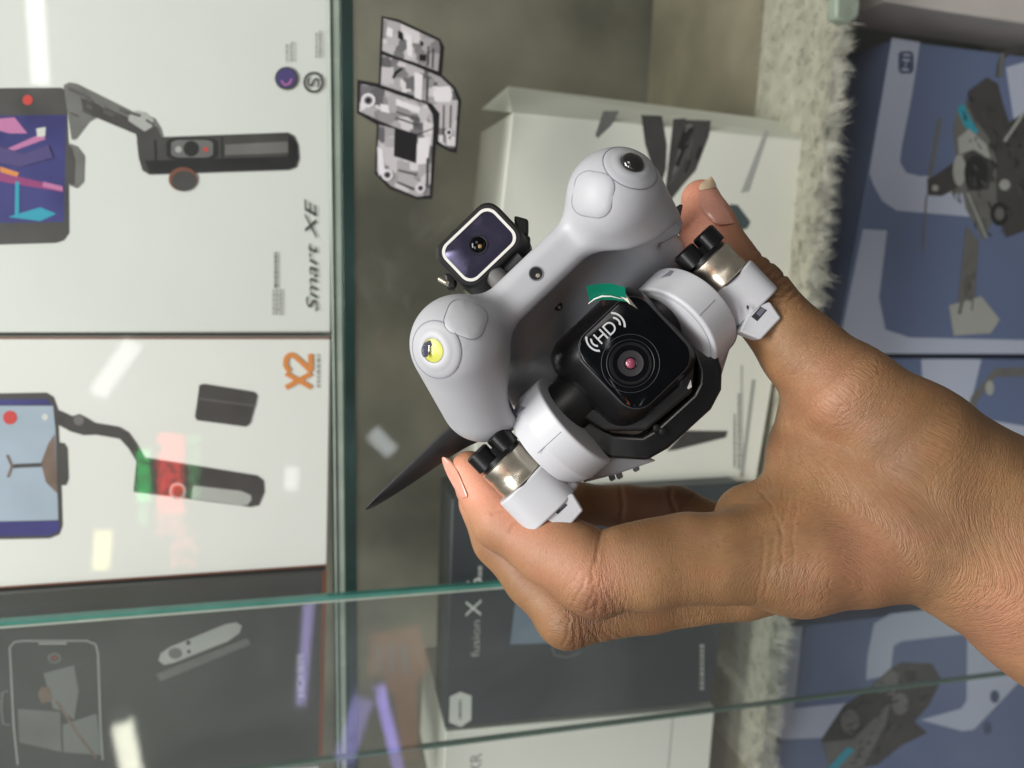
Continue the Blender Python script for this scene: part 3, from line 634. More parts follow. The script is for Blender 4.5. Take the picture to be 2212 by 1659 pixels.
# --- sticker on the pane
root = thing('circuit_sticker', 'black edged silver circuit pattern sticker on the glass', 'sticker', hit(830, 320, YR - .0008))
def z8(x, y): return (757 + .2564 * x, 21.9 + .2564 * y)
def stick(name, pts, m, lay): return mk(name, *prism([hit(*z8(*p), YR - .0004 - .00012 * lay) for p in pts], Vector((0, .0001, 0))), m, root)
stick('backing', [(262, 50), (400, 75), (755, 240), (792, 310), (772, 545), (885, 650), (935, 760), (895, 1205), (830, 1190), (722, 1130), (690, 1590), (560, 1595), (330, 1505), (205, 1380), (222, 965), (55, 870), (58, 585), (238, 618), (248, 330)], M['stick_black'], 0)
sm = bpy.data.materials.new('silver_circuit_print'); sm.use_nodes = True
nt = sm.node_tree; b = nt.nodes['Principled BSDF']; tc = nt.nodes.new('ShaderNodeTexCoord'); vo = nt.nodes.new('ShaderNodeTexVoronoi'); vo.distance = 'CHEBYCHEV'; vo.inputs['Scale'].default_value = 150
vo.inputs['Randomness'].default_value = 1
nt.links.new(tc.outputs['Object'], vo.inputs['Vector']); rp = nt.nodes.new('ShaderNodeValToRGB')
rp.color_ramp.elements[0].color = (.16, .155, .165, 1); rp.color_ramp.elements[1].color = (.84, .81, .82, 1)
e = rp.color_ramp.elements.new(.45); e.color = (.48, .46, .47, 1); rp.color_ramp.elements[0].position = .1
sp = nt.nodes.new('ShaderNodeSeparateColor'); nt.links.new(vo.outputs['Color'], sp.inputs[0]); nt.links.new(sp.outputs[0], rp.inputs[0]); nt.links.new(rp.outputs[0], b.inputs['Base Color']); b.inputs['Roughness'].default_value = .35; b.inputs['Metallic'].default_value = .25
stick('silver_panel', [(280, 72), (395, 100), (745, 262), (755, 320), (738, 515), (545, 440), (400, 395), (268, 340)], sm, 1)
stick('silver_panel', [(268, 378), (540, 470), (760, 565), (865, 665), (905, 770), (880, 1165), (830, 1165), (742, 1105), (752, 870), (690, 790), (600, 752), (525, 718), (256, 628)], sm, 1)
stick('silver_panel', [(85, 620), (240, 655), (400, 715), (640, 790), (690, 880), (700, 990), (560, 1045), (375, 985), (240, 930), (75, 850)], sm, 1)
stick('silver_panel', [(240, 965), (375, 1000), (560, 1060), (695, 1000), (668, 1560), (560, 1570), (340, 1480), (222, 1360)], sm, 1)
stick('black_square', [(372, 985), (562, 1050), (552, 1290), (365, 1230)], M['stick_black'], 2)
stick('black_square', [(580, 370), (640, 375), (635, 430), (580, 425)], M['stick_black'], 2)
for q in ([(400, 170), (440, 190), (450, 260), (400, 235)], [(350, 570), (370, 520), (430, 480), (440, 500), (390, 540), (370, 580)], [(590, 262), (615, 268), (612, 302), (588, 298)]): stick('black_mark', q, M['stick_black'], 2)
wh = mat('sticker_white', rgb(226, 222, 226), .35)
gy = mat('sticker_grey', rgb(130, 126, 132), .4)
dkg = mat('sticker_dark_grey', rgb(70, 67, 72), .4)
for q in ([(540, 520), (610, 545), (600, 760), (540, 735)], [(715, 650), (840, 640), (860, 720), (840, 775), (710, 770), (700, 700)], [(310, 140), (360, 160), (355, 230), (300, 215)], [(470, 200), (520, 215), (525, 400), (480, 380)], [(385, 745), (590, 820), (580, 870), (385, 800)], [(250, 790), (320, 800), (330, 870), (255, 850)], [(570, 1080), (680, 1060), (650, 1290), (565, 1300)], [(225, 1150), (270, 1170), (290, 1350), (240, 1400)]):
    stick('white_bar', q, wh, 2)
for q in ([(640, 560), (655, 566), (650, 770), (636, 764)], [(385, 850), (575, 915), (575, 925), (385, 862)], [(385, 900), (575, 965), (575, 978), (385, 915)], [(650, 300), (662, 304), (655, 470), (644, 466)], [(690, 320), (702, 324), (695, 490), (684, 486)], [(780, 800), (790, 800), (785, 1050), (775, 1045)], [(840, 800), (850, 800), (840, 1090), (830, 1085)], [(400, 1340), (560, 1380), (555, 1395), (400, 1355)], [(390, 1440), (540, 1500), (530, 1520), (390, 1455)], [(640, 1250), (660, 1240), (655, 1500), (635, 1480)]):
    stick('grey_trace', q, dkg, 3)
for c, r in (((310, 1388), 48), ((590, 1500), 40), ((150, 760), 60), ((830, 1030), 32)):
    y = YR - .0009
    for k2, m_ in ((1, wh), (.62, gy), (.38, M['stick_black'])):
        y -= .00006
        mk('silver_ring', *prism([hit(*z8(c[0] + r * k2 * math.cos(a), c[1] + r * k2 * math.sin(a)), y) for a in [2 * PI * k / 20 for k in range(20)]], Vector((0, .00004, 0))), m_, root)

# ------------------------------------------------------------------ lamps, a sign and an added glow panel behind the camera (seen mirrored in the pane)
def mirrored(px, py, far, Yp):
    "where a thing must hang so that a pane at Yp mirrors it towards px,py"
    r = P(px, py, 1.0); p = r * ((far + 2 * Yp) / r.y) if False else r * ((Yp * 2 + far) / r.y)
    return Vector((p.x, 2 * Yp - p.y, p.z))
def emis(name, col, st): return mat(name, (.02, .02, .02), .5, emit=col, estr=st)
def tubelamp(label, a, b, far, r, col, st, cat='lamp', pane=YR):
    A_, B_ = mirrored(*a, far, pane), mirrored(*b, far, pane)
    t = thing('tube_lamp', label, cat, (A_ + B_) / 2)
    mk('glowing_tube', *tube([A_, B_], r, 10), emis('tube_glow', col, st), t, smooth=True)
    ax = (B_ - A_).normalized()
    for q, s in ((A_, -1), (B_, 1)): mk('end_cap', *tube([q, q + ax * s * .02], r * 1.2, 10), M['plight'], t, smooth=True)
tubelamp('white tube lamp mirrored in the glass over the purple phone screen', (72, -60), (88, 185), 1.2, .018, (1, 1, 1), 13.0)
tubelamp('short white tube lamp mirrored in the glass between the two gimbal boxes', (292, 735), (212, 850), 1.2, .022, (1, 1, 1), 8.3)
tubelamp('small white lamp mirrored in the glass beside the printed gimbal grip', (632, 1005), (628, 1055), 1.2, .018, (1, 1, 1), 7.8)
tubelamp('yellow tube lamp mirrored in the glass below the printed phone', (224, 1140), (218, 1225), 1.2, .02, (1, .85, .3), 13.0)
tubelamp('violet tube lamp mirrored low in the front pane', (818, 1480), (870, 1700), 1.2, .016, (.45, .35, 1), 9.1, pane=YF)
tubelamp('violet tube lamp mirrored beside the shelf edge', (668, 1290), (650, 1520), 1.2, .014, (.6, .5, 1), 6.5, pane=YF)
tubelamp('broad violet lamp mirrored in the lower left corner of the glass', (745, 1640), (790, 1500), 1.2, .03, (.5, .42, 1), 4.2, pane=YF)
tubelamp('cream tube lamp mirrored in the dark phone box', (260, 1555), (285, 1680), 1.2, .026, (1, .98, .8), 15.6, pane=YF)
tubelamp('small bright lamp mirrored above the propeller tip', (800, 930), (845, 975), 1.2, .022, (.9, .97, 1), 9.1)
far = 1.6
c0 = mirrored(880, 1500, far, YF)
t = thing('added_glow_panel', 'added dull red glowing panel with grey strips mirrored in the front pane', 'glow panel', c0)  # glowing panel added to make a red reflection, its real source unknown
def mq2(pts, dy): return [mirrored(x, y, far, YF) + Vector((0, dy, 0)) for x, y in pts]
mk('red_glow_sheet', *prism(mq2([(800, 1375), (905, 1355), (930, 1440), (900, 1480), (905, 1640), (870, 1640), (850, 1500), (795, 1460)], 0), Vector((0, -.01, 0))), emis('dull_red_glow', (.42, .12, .07), 3.2), t)
for k in range(3): mk('grey_glow_strip', *prism(mq2([(812 + k * 28, 1395), (822 + k * 28, 1395), (824 + k * 28, 1455), (814 + k * 28, 1455)], .003), Vector((0, -.001, 0))), emis('grey_glow', (.3, .3, .36), 3), t)
far = 1.3
c0 = mirrored(365, 1010, far, YR)
t = thing('led_sign', 'black shop sign with red and green dot lettering mirrored in the glass', 'sign', c0)
def mq(pts, dy): return [mirrored(x, y, far, YR) + Vector((0, dy, 0)) for x, y in pts]
mk('sign_board', *prism(mq([(270, 920), (450, 920), (450, 1260), (270, 1260)], 0), Vector((0, -.02, 0))), M['blackm'], t, bevel=.003)
red = emis('red_leds', (1, .06, .05), 22); grn = emis('green_leds', (.05, .9, .2), 16); grd = emis('dim_green_leds', (.2, .8, .3), 7); rdd = emis('dim_red_leds', (1, .2, .15), 8)
def leds(x0, x1, y0, y1, m, step=7, jit=.25):
    V = []; F = []
    y = y0
    while y < y1:
        x = x0
        while x < x1:
            if random.random() > jit:
                q = mq([(x, y), (x + step * .86, y), (x + step * .86, y + step * .86), (x, y + step * .86)], .002); k = len(V); V += q; F.append([k, k + 1, k + 2, k + 3])
            x += step
        y += step
    mk('led_character', V, F, m, t)
leds(297, 319, 972, 1078, grn, 7, .05); leds(300, 318, 1085, 1130, grd, 7, .2)
leds(342, 398, 938, 1100, red, 7, .2); leds(340, 400, 1100, 1150, rdd, 7, .25); leds(370, 420, 1150, 1225, rdd, 7, .45)
leds(406, 434, 968, 1075, grd, 7, .25); leds(404, 434, 940, 955, grd, 7, .2)

# ------------------------------------------------------------------ the drone
D0 = .25
sW = (RM @ Vector((.724, .69, 0))).normalized(); tW = (RM @ Vector((.69, -.724, 0))).normalized(); nW = (RM @ Vector((0, 0, 1))).normalized()
tW = (tW - sW * tW.dot(sW)).normalized()
def Q(px, py, n): return P(px, py, D0 - n / 1000)
def Pc(px, py, d): return np.array([(px - 1106) * K * d, (829.5 - py) * K * d, -d])
def Qc(px, py, n): return Pc(px, py, D0 - n / 1000)
RMn = np.array(RM)
U1 = K * D0                                    # metres per reference unit at the drone
drone = thing('folded_drone', 'folded pale grey camera drone held in the hand, with black camera gimbal', 'drone', Q(1370, 790, -30))
s_, t_, n_ = np.array([.724, .69, 0]), np.array([.69, -.724, 0]), np.array([0, 0, 1.])
s_ /= np.linalg.norm(s_); t_ /= np.linalg.norm(t_)

def box_sdf(X, c, hs, ht, hn, r):
    p = X - c; q = np.stack([np.abs(p @ s_) - (hs - r), np.abs(p @ t_) - (ht - r), np.abs(p @ n_) - (hn - r)], -1)
    return np.sqrt((np.maximum(q, 0) ** 2).sum(-1)) + np.minimum(q.max(-1), 0) - r
pods = []
for (cx, cy, cn), (ex, ey, en), r0, r1, (ox, oy) in (((993, 743, 14), (1044, 862, -3), .0153, .0142, (-52, 19)), ((1328, 427, 14), (1390, 530, -4), .0150, .0148, (27, -54))):
    c = Qc(cx, cy, cn); e = Qc(ex, ey, en)
    rp = r0 / (K * (D0 - cn / 1000)); nx, ny = ox / rp, -oy / rp
    nn = np.array([nx, ny, math.sqrt(1 - nx * nx - ny * ny)])
    pods.append((c, e, r0, r1, nn))
def body_sdf(X):
    d = None
    for c, e, r0, r1, nn in pods:
        q = cone_sdf(X, c, e, r0, r1)
        cut = (X - c) @ nn - r0 * .945             # flattened lamp face
        kk = .0022; h = np.clip(.5 - .5 * (cut - q) / kk, 0, 1); q = cut * (1 - h) + q * h + kk * h * (1 - h)
        d = q if d is None else np.minimum(d, q)
    # bridge bar between the lamp pods
    a = Qc(1050, 702, 7); b = Qc(1285, 478, 7)
    m = (a + b) / 2; bar = box_sdf(X, m, np.linalg.norm(b - a) / 2, .0068, .0075, .004)
    d = smin(d, bar, .006)
    # sloping saddle behind the bar and the main hull
    sad = box_sdf(X, Qc(1200, 622, -15), .030, .0120, .0125, .006)
    d = smin(d, sad, .005)
    hull = box_sdf(X, Qc(1325, 760, -41), .040, .0285, .0155, .009)
    hull2 = box_sdf(X, Qc(1240, 650, -31), .0425, .018, .012, .007)
    d = smin(d, hull2, .005); d = smin(d, hull, .004)
    # valley scooped between bar and gimbal
    val = cone_sdf(X, Qc(1168, 795, -2), Qc(1392, 578, -2), .0178, .0178)
    kk = .003; h = np.clip(.5 - .5 * (d + val) / kk, 0, 1); d = d * (1 - h) + (-val) * h + kk * h * (1 - h)
    return d
lo = np.array([-.052, -.045, -.302]); hi = np.array([.085, .087, -.212]); hh = .00075
fb = field(body_sdf, lo, hi, hh); V, F = surface_nets(fb, lo, hh); V = smooth_verts(V, F, 4)
o = mk_np('hull_shell', V @ RMn.T, F, M['shell'], drone)
del fb
def march(sdf, px, py, d0=.19, d1=.34):
    "depth at which the reference ray px,py meets a surface"
    d = d0; best = (9, d0)
    for _ in range(90):
        v = float(sdf(Pc(px, py, d)[None, :])[0])
        if v < best[0]: best = (v, d)
        if v < 1e-5: return d
        d += max(v * .8, 1e-5)
        if d > d1: break
    return best[1]
# lamp bezels, LEDs and inset panels
for i, (c, e, r0, r1, nn) in enumerate(pods):
    ax = RM @ Vector(nn); c0 = RM @ Vector(c + nn * r0 * .845)
    mm = .001
    c00 = RM @ Vector(c); Rm = r0 * 1000
    prof = [(min(math.sqrt(Rm ** 2 - r * r), Rm * .945 + .25 * (5.5 - r) / 5.5) * mm + o_ * mm, r * mm) for r, o_ in ((8.6, -.5), (8.45, -.02), (8.1, .04), (7.3, .04), (6.9, -.01), (6.3, -.02), (5.9, .03), (5.0, .04), (4.2, .02), (3.7, -.1), (3.5, -1.0))]
    bez = mk('lamp_bezel', *lathe(c00, ax, prof, 64, False), M['shell_panel'], drone, smooth=True, angle=60)
    c0 = c00 + ax * (r0 * .945 - .0002)
    ringv, ringf = tube([c0 + (ax.orthogonal().normalized() * math.cos(a) + ax.cross(ax.orthogonal().normalized()) * math.sin(a)) * 8.55 * mm + ax * (math.sqrt(Rm ** 2 - 8.55 ** 2) * mm - (r0 * .945 - .0002)) for a in [2 * PI * k / 64 for k in range(64)]], .00016, 6, True)
    mk('bezel_gap', ringv, ringf, M['seam'], bez, smooth=True)
    off = ax.orthogonal().normalized() * 0
    if i == 0:
        led = mk('headlight', *lathe(c0, ax, [(-1.2 * mm, 3.5 * mm), (.1 * mm, 3.5 * mm), (.25 * mm, 3.2 * mm), (.3 * mm, .01 * mm)], 40), M['led_y'], drone, smooth=True)
    else:
        led = mk('headlight', *lathe(c0, ax, [(-1.2 * mm, 3.6 * mm), (-.6 * mm, 3.5 * mm), (-.6 * mm, .01 * mm)], 40), M['gloss'], drone, smooth=True)
    dome = [(3.6 * mm * math.sin(a) * .62, 3.55 * mm * math.cos(a) + 1e-5) for a in [PI / 2 * k / 10 for k in range(11)]]
    mk('lamp_lens', *lathe(c0 + ax * .0003, ax, dome, 40), M['film'] if i == 0 else M['leddome'], led, smooth=True)
    if i == 0:
        mk('reflector_shade', *prism([c0 + ax * .0004 + (sW * x + tW * y) * .001 for x, y in ([(3.1 * math.cos(q), 3.1 * math.sin(q)) for q in [math.radians(185 + 150 * k / 12) for k in range(13)]] + [(1.6, -.9), (.6, -1.3), (-.4, -.9), (-1.3, -.1), (-2.3, .3)])], ax * .0002), mat('led_die_grey', rgb(120, 122, 138), .12, .7), led)
    else:
        mk('lamp_chip', *lathe(c0 + ax * .0012 + tW * .0019 + sW * .0006, ax + tW * .8, [(0, .0011), (.0003, .0008)], 14), mat('amber_chip', rgb(214, 176, 110), .25, .4), led, smooth=True)
for pc, w, h_, rot in (((1006, 690), 45, 38, 20), ((1281, 420), 43, 49, 10)):
    pts = rrect(w, h_, min(w, h_) * .72, 8); ca, sa = math.cos(math.radians(rot)), math.sin(math.radians(rot))
    pts = [(pc[0] + x * ca - y * sa, pc[1] + x * sa + y * ca) for x, y in pts]
    rings = [1, .93, .7, .4]
    V = []; n = len(pts)
    for k, rr in enumerate(rings):
        for x, y in pts:
            qx, qy = pc[0] + (x - pc[0]) * rr, pc[1] + (y - pc[1]) * rr
            d = march(body_sdf, qx, qy); V.append(P(qx, qy, d - (0.0 if k == 0 else .00022)))
    V.append(P(pc[0], pc[1], march(body_sdf, *pc) - .00022))
    F = []
    for k in range(3):
        for j in range(n): F.append([k * n + j, k * n + (j + 1) % n, (k + 1) * n + (j + 1) % n, (k + 1) * n + j])
    for j in range(n): F.append([3 * n + j, 3 * n + (j + 1) % n, 4 * n])
    pn = mk('oval_panel', V, F, M['shell_panel'], drone, smooth=True, angle=60)
    mk('panel_gap', *tube([P(x, y, march(body_sdf, x, y) - .00003) for x, y in pts], .00016, 6, True), M['seam'], pn, smooth=True)
# screw holes in the bar
for px, py, r in ((1158, 591, .0020), (1205, 661, .0015)):
    d = march(body_sdf, px, py); c = P(px, py, d)
    hl = mk('screw_hole', *lathe(c - nW * .0004, nW, [(0, r), (.00055, r), (.00062, r * 1.12), (.0003, r * 1.22)], 28), M['seam'], drone, smooth=True)
    mk('hole_depth', *lathe(c + nW * .00005, nW, [(0, r * .97), (.0002, r * .97)], 28), M['blackm'], hl)
    mk('screw', *lathe(c + nW * .0002 + tW * r * .45, nW, [(0, r * .42), (.0003, r * .25)], 6), M['nickel'], hl, smooth=True)

# camera gimbal
def lp(c, x, y, n=0): return c + sW * (x * U1) + tW * (y * U1) + nW * (n / 1000)
gc = Q(1358, 765, 0)
def ring_loft(c, specs, m, name, parent, seg=8, sub=0):
    "stack of rounded rectangles (n mm, half s, half t, radius, shift s, shift t) capped at both ends"
    V = []; F = []; n = 0
    for (nn, w, h_, r, ds, dt) in specs:
        o = [lp(c, x + ds, y + dt, nn) for x, y in rrect(w, h_, r, seg)]; n = len(o); V += o
    for k in range(len(specs) - 1):
        for j in range(n): F.append([k * n + j, k * n + (j + 1) % n, (k + 1) * n + (j + 1) % n, (k + 1) * n + j])
    F.append(list(range(n - 1, -1, -1))); F.append([(len(specs) - 1) * n + j for j in range(n)])
    return mk(name, V, F, m, parent, smooth=True, sub=sub, angle=35)
gim = ring_loft(gc, [(-18, 110, 106, 46, -14, -2), (-12, 122, 118, 52, -14, -2), (-3, 127, 124, 54, -14, -2), (3, 123, 120, 54, -12, -1), (7, 113, 112, 52, -8, 0), (10, 98, 104, 46, -3, 0), (11, 92, 99, 44, -1, 0), (11.3, 90, 98, 42, 0, 0)], M['black'], 'gimbal_camera', drone)
pl = ring_loft(gc, [(10.9, 88, 97, 42, 0, 0), (11.8, 88, 97, 42, 0, 0), (12.1, 85, 94, 40, 0, 0)], M['gloss'], 'front_plate', drone)
# plate gap
mk('plate_gap', *tube([lp(gc, x, y, 11.4) for x, y in rrect(89.5, 98.5, 43, 8)], .00022, 6, True), M['seam_dk'], pl, smooth=True)
lc = Q(1362, 785, 12.1)
for r, h_, m_ in ((44, .15, 'black'), (38, .25, 'gloss'), (27, .32, 'lensgrey'), (13, .4, 'gloss')):
    mk('lens_ring', *lathe(lc, nW, [(0, r * U1), (h_ / 1000, r * U1 * .98), (h_ / 1000 * .5, r * U1 * .84), (h_ / 1000 * .55, 1e-5)], 56), M[m_], pl, smooth=True, angle=25)
mk('lens_core', *lathe(lc + nW * .0003, nW, [(0, 10.5 * U1), (.0004, 8 * U1), (.0006, 1e-5)], 32), M['lens_red'], pl, smooth=True)
mk('lens_step', *tube([lc + (sW * math.cos(a) + tW * math.sin(a)) * 60 * U1 + nW * .00006 for a in [2 * PI * k / 64 for k in range(64)]], .00012, 6, True), M['seam_dk'], pl, smooth=True)
mk('lens_step', *tube([lc + (sW * math.cos(a) + tW * math.sin(a)) * 49 * U1 + nW * .00004 for a in [2 * PI * k / 64 for k in range(64)]], .0001, 6, True), mat('lens_step_grey', rgb(40, 41, 46), .35), pl, smooth=True)
text_obj('lettering', 'HD', Q(1308, 717, 12.25), sW, -tW, 47 * U1, M['hdtext'], pl, height=26 * U1)
hc = Q(1308, 717, 12.25)
for sg in (-1, 1):
    for r in (9, 18):
        V = []; F = []
        for k in range(15):
            a = math.radians(-62 + 124 * k / 14)
            for rr in (r - 1.9, r + 1.9):
                V.append(hc + sW * (sg * (27 + rr * math.cos(a) * .95) * U1) + tW * (rr * 1.25 * math.sin(a) * U1))
        for k in range(14): F.append([2 * k, 2 * k + 1, 2 * k + 3, 2 * k + 2])
        mk('signal_arc', V, F, M['hdtext'], pl)
# clear film with a green tab
fv = []; gp = [(1264, 612), (1290, 614), (1320, 616), (1345, 615)]
for k, (row, n) in enumerate(((( (1266, 618), (1290, 613), (1318, 612), (1350, 620) ), 17.5), (((1270, 634), (1296, 630), (1322, 630), (1352, 640)), 15.5), (((1274, 652), (1300, 648), (1326, 648), (1354, 652)), 13.6))):
    for x, y in row: fv.append(Q(x, y, n))
mk('green_film_tab', fv, [[a + b * 4, a + 1 + b * 4, a + 5 + b * 4, a + 4 + b * 4] for b in range(2) for a in range(3)], M['green'], drone, smooth=True)
fv = []
for row, n in ((((1274, 652), (1300, 648), (1326, 648), (1354, 652)), 13.6), (((1278, 668), (1302, 660), (1330, 656), (1366, 668)), 12.75)):
    for x, y in row: fv.append(Q(x, y, n))
fl = mk('clear_film', fv, [[a + b * 4, a + 1 + b * 4, a + 5 + b * 4, a + 4 + b * 4] for b in range(1) for a in range(3)], M['film'], drone, smooth=True)
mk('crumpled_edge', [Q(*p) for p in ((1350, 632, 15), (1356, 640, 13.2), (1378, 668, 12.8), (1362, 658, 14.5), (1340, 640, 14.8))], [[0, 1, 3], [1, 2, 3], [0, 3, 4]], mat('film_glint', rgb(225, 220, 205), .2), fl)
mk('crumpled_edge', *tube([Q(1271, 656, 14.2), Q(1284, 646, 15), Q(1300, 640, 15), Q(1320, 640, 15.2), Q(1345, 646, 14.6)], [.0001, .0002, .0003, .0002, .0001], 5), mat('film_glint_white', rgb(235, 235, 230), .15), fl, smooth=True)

# axle drums at both sides of the camera
for (ax_, ay_), (bx_, by_), r, nn in (((1400, 712), (1480, 636), 62, -5), ((1265, 845), (1165, 935), 62, -5)):
    a, b = Q(ax_, ay_, nn), Q(bx_, by_, nn)
    L = (b - a).length
    mk('gimbal_axle', *lathe(a, b - a, [(0, r * U1 * .9), (L * .1, r * U1), (L * .8, r * U1), (L, r * U1 * .8)], 40), M['blackm'], drone, smooth=True, angle=50)
# hexagonal yoke
yk = [(1205, 868, -4), (1290, 945, -1), (1318, 963, 1), (1392, 968, 3), (1428, 948, 3), (1516, 868, 3), (1533, 835, 2), (1534, 800, 2), (1518, 752, -1), (1440, 672, -4)]
def bar_sweep(pts, w, dn, up):
    V = []; F = []; n = len(pts)
    for i, p in enumerate(pts):
        a = (pts[i] - pts[max(i - 1, 0)]); b = (pts[min(i + 1, n - 1)] - pts[i])
        a = a.normalized() if a.length else b.normalized(); b = b.normalized() if b.length else a
        t = (a + b).normalized(); sd = t.cross(nW).normalized(); k = w / max(.5, a.dot(t))
        V += [p + sd * k + nW * up, p - sd * k + nW * up, p - sd * k - nW * dn, p + sd * k - nW * dn]
    for i in range(n - 1):
        for q in range(4): F.append([4 * i + q, 4 * i + (q + 1) % 4, 4 * i + 4 + (q + 1) % 4, 4 * i + 4 + q])
    F += [[3, 2, 1, 0], [4 * n - 4, 4 * n - 3, 4 * n - 2, 4 * n - 1]]
    return V, F
yoke = mk('gimbal_yoke', *bar_sweep([Q(*p) for p in yk], 25 * U1, .010, .001), M['black'], drone, bevel=.0012, seg=3)
ik = [(1230, 868, 1), (1310, 915, 2), (1390, 915, 3.5), (1480, 840, 4), (1485, 770, 4), (1440, 700, 1)]
solid_later = [(1180, 850), (1285, 960), (1310, 925), (1390, 925), (1520, 850), (1530, 740), (1400, 620), (1330, 640)]
mk('gimbal_back_plate', *prism([Q(x, y, -8) for x, y in solid_later], -nW * .006), M['blackm'], drone, bevel=.001)
mk('gimbal_inner_frame', *bar_sweep([Q(*p) for p in ik], 16 * U1, .009, .001), M['blackm'], drone, bevel=.0012, seg=3)
for x, y in ((1418, 925), (1430, 932)): mk('yoke_glint_pin', *lathe(Q(x, y, 5), (nW + sW * .3), [(0, .0012), (.0006, .0011), (.0009, .0004)], 16), M['blackm'], yoke, smooth=True)
mk('label_corner', *prism([Q(1484, 838, 5.2), Q(1492, 820, 5.2), Q(1494, 836, 5.2), Q(1487, 841, 5.2)], nW * .0001), M['whiteframe'], yoke)

# arm cups (thick discs whose rims face the viewer)
def cup(mid, sgn, R, thick, near, phi, chamf):
    "disc with its rim towards the viewer, leaning outward by phi"
    ax = (sW * (sgn * math.cos(phi)) - nW * math.sin(phi)).normalized()
    rim = (nW * math.cos(phi) + sW * (sgn * math.sin(phi)))
    c = Q(mid[0], mid[1], near) - rim * R
    T = thick
    prof = [(-T / 2, R * .35), (-T / 2, R * .965), (-T / 2 + .0003, R * .99), (-T / 2 + .0008, R), (T / 2 - chamf, R), (T / 2 - chamf + .0004, R * .994), (T / 2, R * .88), (T / 2, R * .4)]
    o = mk('arm_cup', *lathe(c, ax, prof, 72), M['cup'], drone, smooth=True, angle=11)
    return o, c, ax, rim, R
cr, c1, ax1, rim1, R1 = cup((1530, 652), 1, .0176, .0128, 9, math.radians(20), .0018)
cl, c2, ax2, rim2, R2 = cup((1192, 968), -1, .0178, .0150, 12, math.radians(17), .0062)
for (o, c, ax, rim, R, q) in ((cr, c1, ax1, rim1, R1, .06), (cl, c2, ax2, rim2, R2, -.1)):
    e2 = ax.cross(rim).normalized()
    if e2.dot(tW) < 0: e2 = -e2
    # seam across the rim, along the axle
    V = []
    d = (rim * math.cos(q) + e2 * math.sin(q)).normalized()
    mk('cup_seam', *tube([c + ax * (-.0058 + .0104 * k / 8) + d * (R - .00002 if k < 7 else R * .985) for k in range(9)], .00013, 6), M['seam'], o, smooth=True)
    # little triangular notch near the top end
    dq = (rim * math.cos(1.0) - e2 * math.sin(1.0)).normalized(); e3 = ax.cross(dq).normalized()
    pc_ = c + dq * (R + .00005) + ax * .0015
    mk('cup_notch', *prism([pc_ + ax * -.0022 + e3 * -.0012, pc_ + ax * .0022 + e3 * -.0003, pc_ + ax * .0018 + e3 * .0014, pc_ + ax * -.0006 + e3 * .0017], -dq * .0006), M['seam'], o)
    # hub disc on the inner side
    mk('cup_face', *lathe(c - ax * .0066, -ax, [(0, R * .9), (.0005, R * .86), (.0006, R * .3)], 48), M['shell_panel'], o, smooth=True)

# motors, housings and feet
def motor(mc, hs, n, capside, housing, foot, slot, key):
    rM = 58 * U1
    c = Q(mc[0], mc[1], n)
    L = 66 * U1
    m = mk('motor_can', *lathe(c - tW * L / 2, tW, [(0, rM * .93), (.0004, rM), (L * .33, rM), (L * .36, rM * .985), (L * .66, rM * .985), (L * .69, rM), (L - .0004, rM), (L, rM * .95)], 56), M['nickel'], drone, smooth=True, angle=30)
    a = c - tW * (L / 2)
    mk('motor_cap', *lathe(a, -tW, [(-.0002, rM * .9), (.0016, rM * .9), (.002, rM * .55), (.0044, rM * .55)], 40), M['black'], drone, smooth=True, angle=40)
    for q in (-1, 1):
        mk('propeller_clip', *lathe(a - tW * .0012 + sW * (q * rM * .5) + nW * .003, -tW, [(0, rM * .47), (.0056, rM * .47), (.0062, rM * .4)], 28), M['black'], drone, smooth=True, angle=40)
    b = c + tW * (L / 2)
    mk('motor_gap', *lathe(b, tW, [(0, rM * .94), (.0006, rM * .94)], 40), M['seam_dk'], m)
motor((1106, 1013), None, -1, None, None, None, None, 0)
motor((1546, 584), None, -5, None, None, None, None, 1)
def solid(name, pts, n, depth, m, parent, bevel=.0008, seg=3, tilt=(0, 0)):
    f = [Q(x, y, n + tilt[0] * ((x - pts[0][0])) + tilt[1] * (y - pts[0][1])) for x, y in pts]
    return mk(name, *prism(f, -nW * depth), m, parent, bevel=bevel, seg=seg)
def housing(c, n, rs, len_, foot, slot, fn):
    "half round motor cradle whose axis runs along t"
    c = Q(c[0], c[1], n); prof = []
    V = []; F = []; seg = 24
    sec = []
    for k in range(seg + 1):
        a = math.radians(-18 + 216 * k / seg); ca_, sa_ = math.cos(a), math.sin(a); sec.append((math.copysign(abs(ca_) ** .7, ca_) * rs, math.copysign(abs(sa_) ** .62, sa_) * rs * .8))
    sec += [(-rs * .98, -.010), (rs * .98, -.010)]
    m = len(sec)
    for l in (0, len_):
        for x, y in sec: V.append(c + tW * l + sW * x + nW * y)
    F = [[k, (k + 1) % m, m + (k + 1) % m, m + k] for k in range(m)] + [list(range(m - 1, -1, -1)), list(range(m, 2 * m))]
    h = mk('motor_housing', V, F, M['cup'], drone, bevel=.0007, seg=3, angle=35)
    ft = [Q(x, y, fn) for x, y in foot]
    f = mk('landing_foot', *prism(ft, -nW * .008), M['cup'], drone, bevel=.0007, seg=3)
    mk('foot_slot', *prism([Q(x, y, fn + .06) for x, y in slot], -nW * .0002), M['seam_dk'], f)
    mk('slot_floor', *prism([Q(x * .62 + slot[1][0] * .19 + slot[2][0] * .19, y * .62 + slot[1][1] * .19 + slot[2][1] * .19, fn + .12) for x, y in slot], -nW * .0001), mat('slot_grey', rgb(96, 98, 108), .5), f)
    return h
housing((1128, 1038), -1, 68 * U1, 92 * U1, [(1174, 1118), (1221, 1148), (1261, 1103), (1238, 1066), (1200, 1078)], [(1192, 1100), (1211, 1081), (1226, 1091), (1205, 1111)], 6)
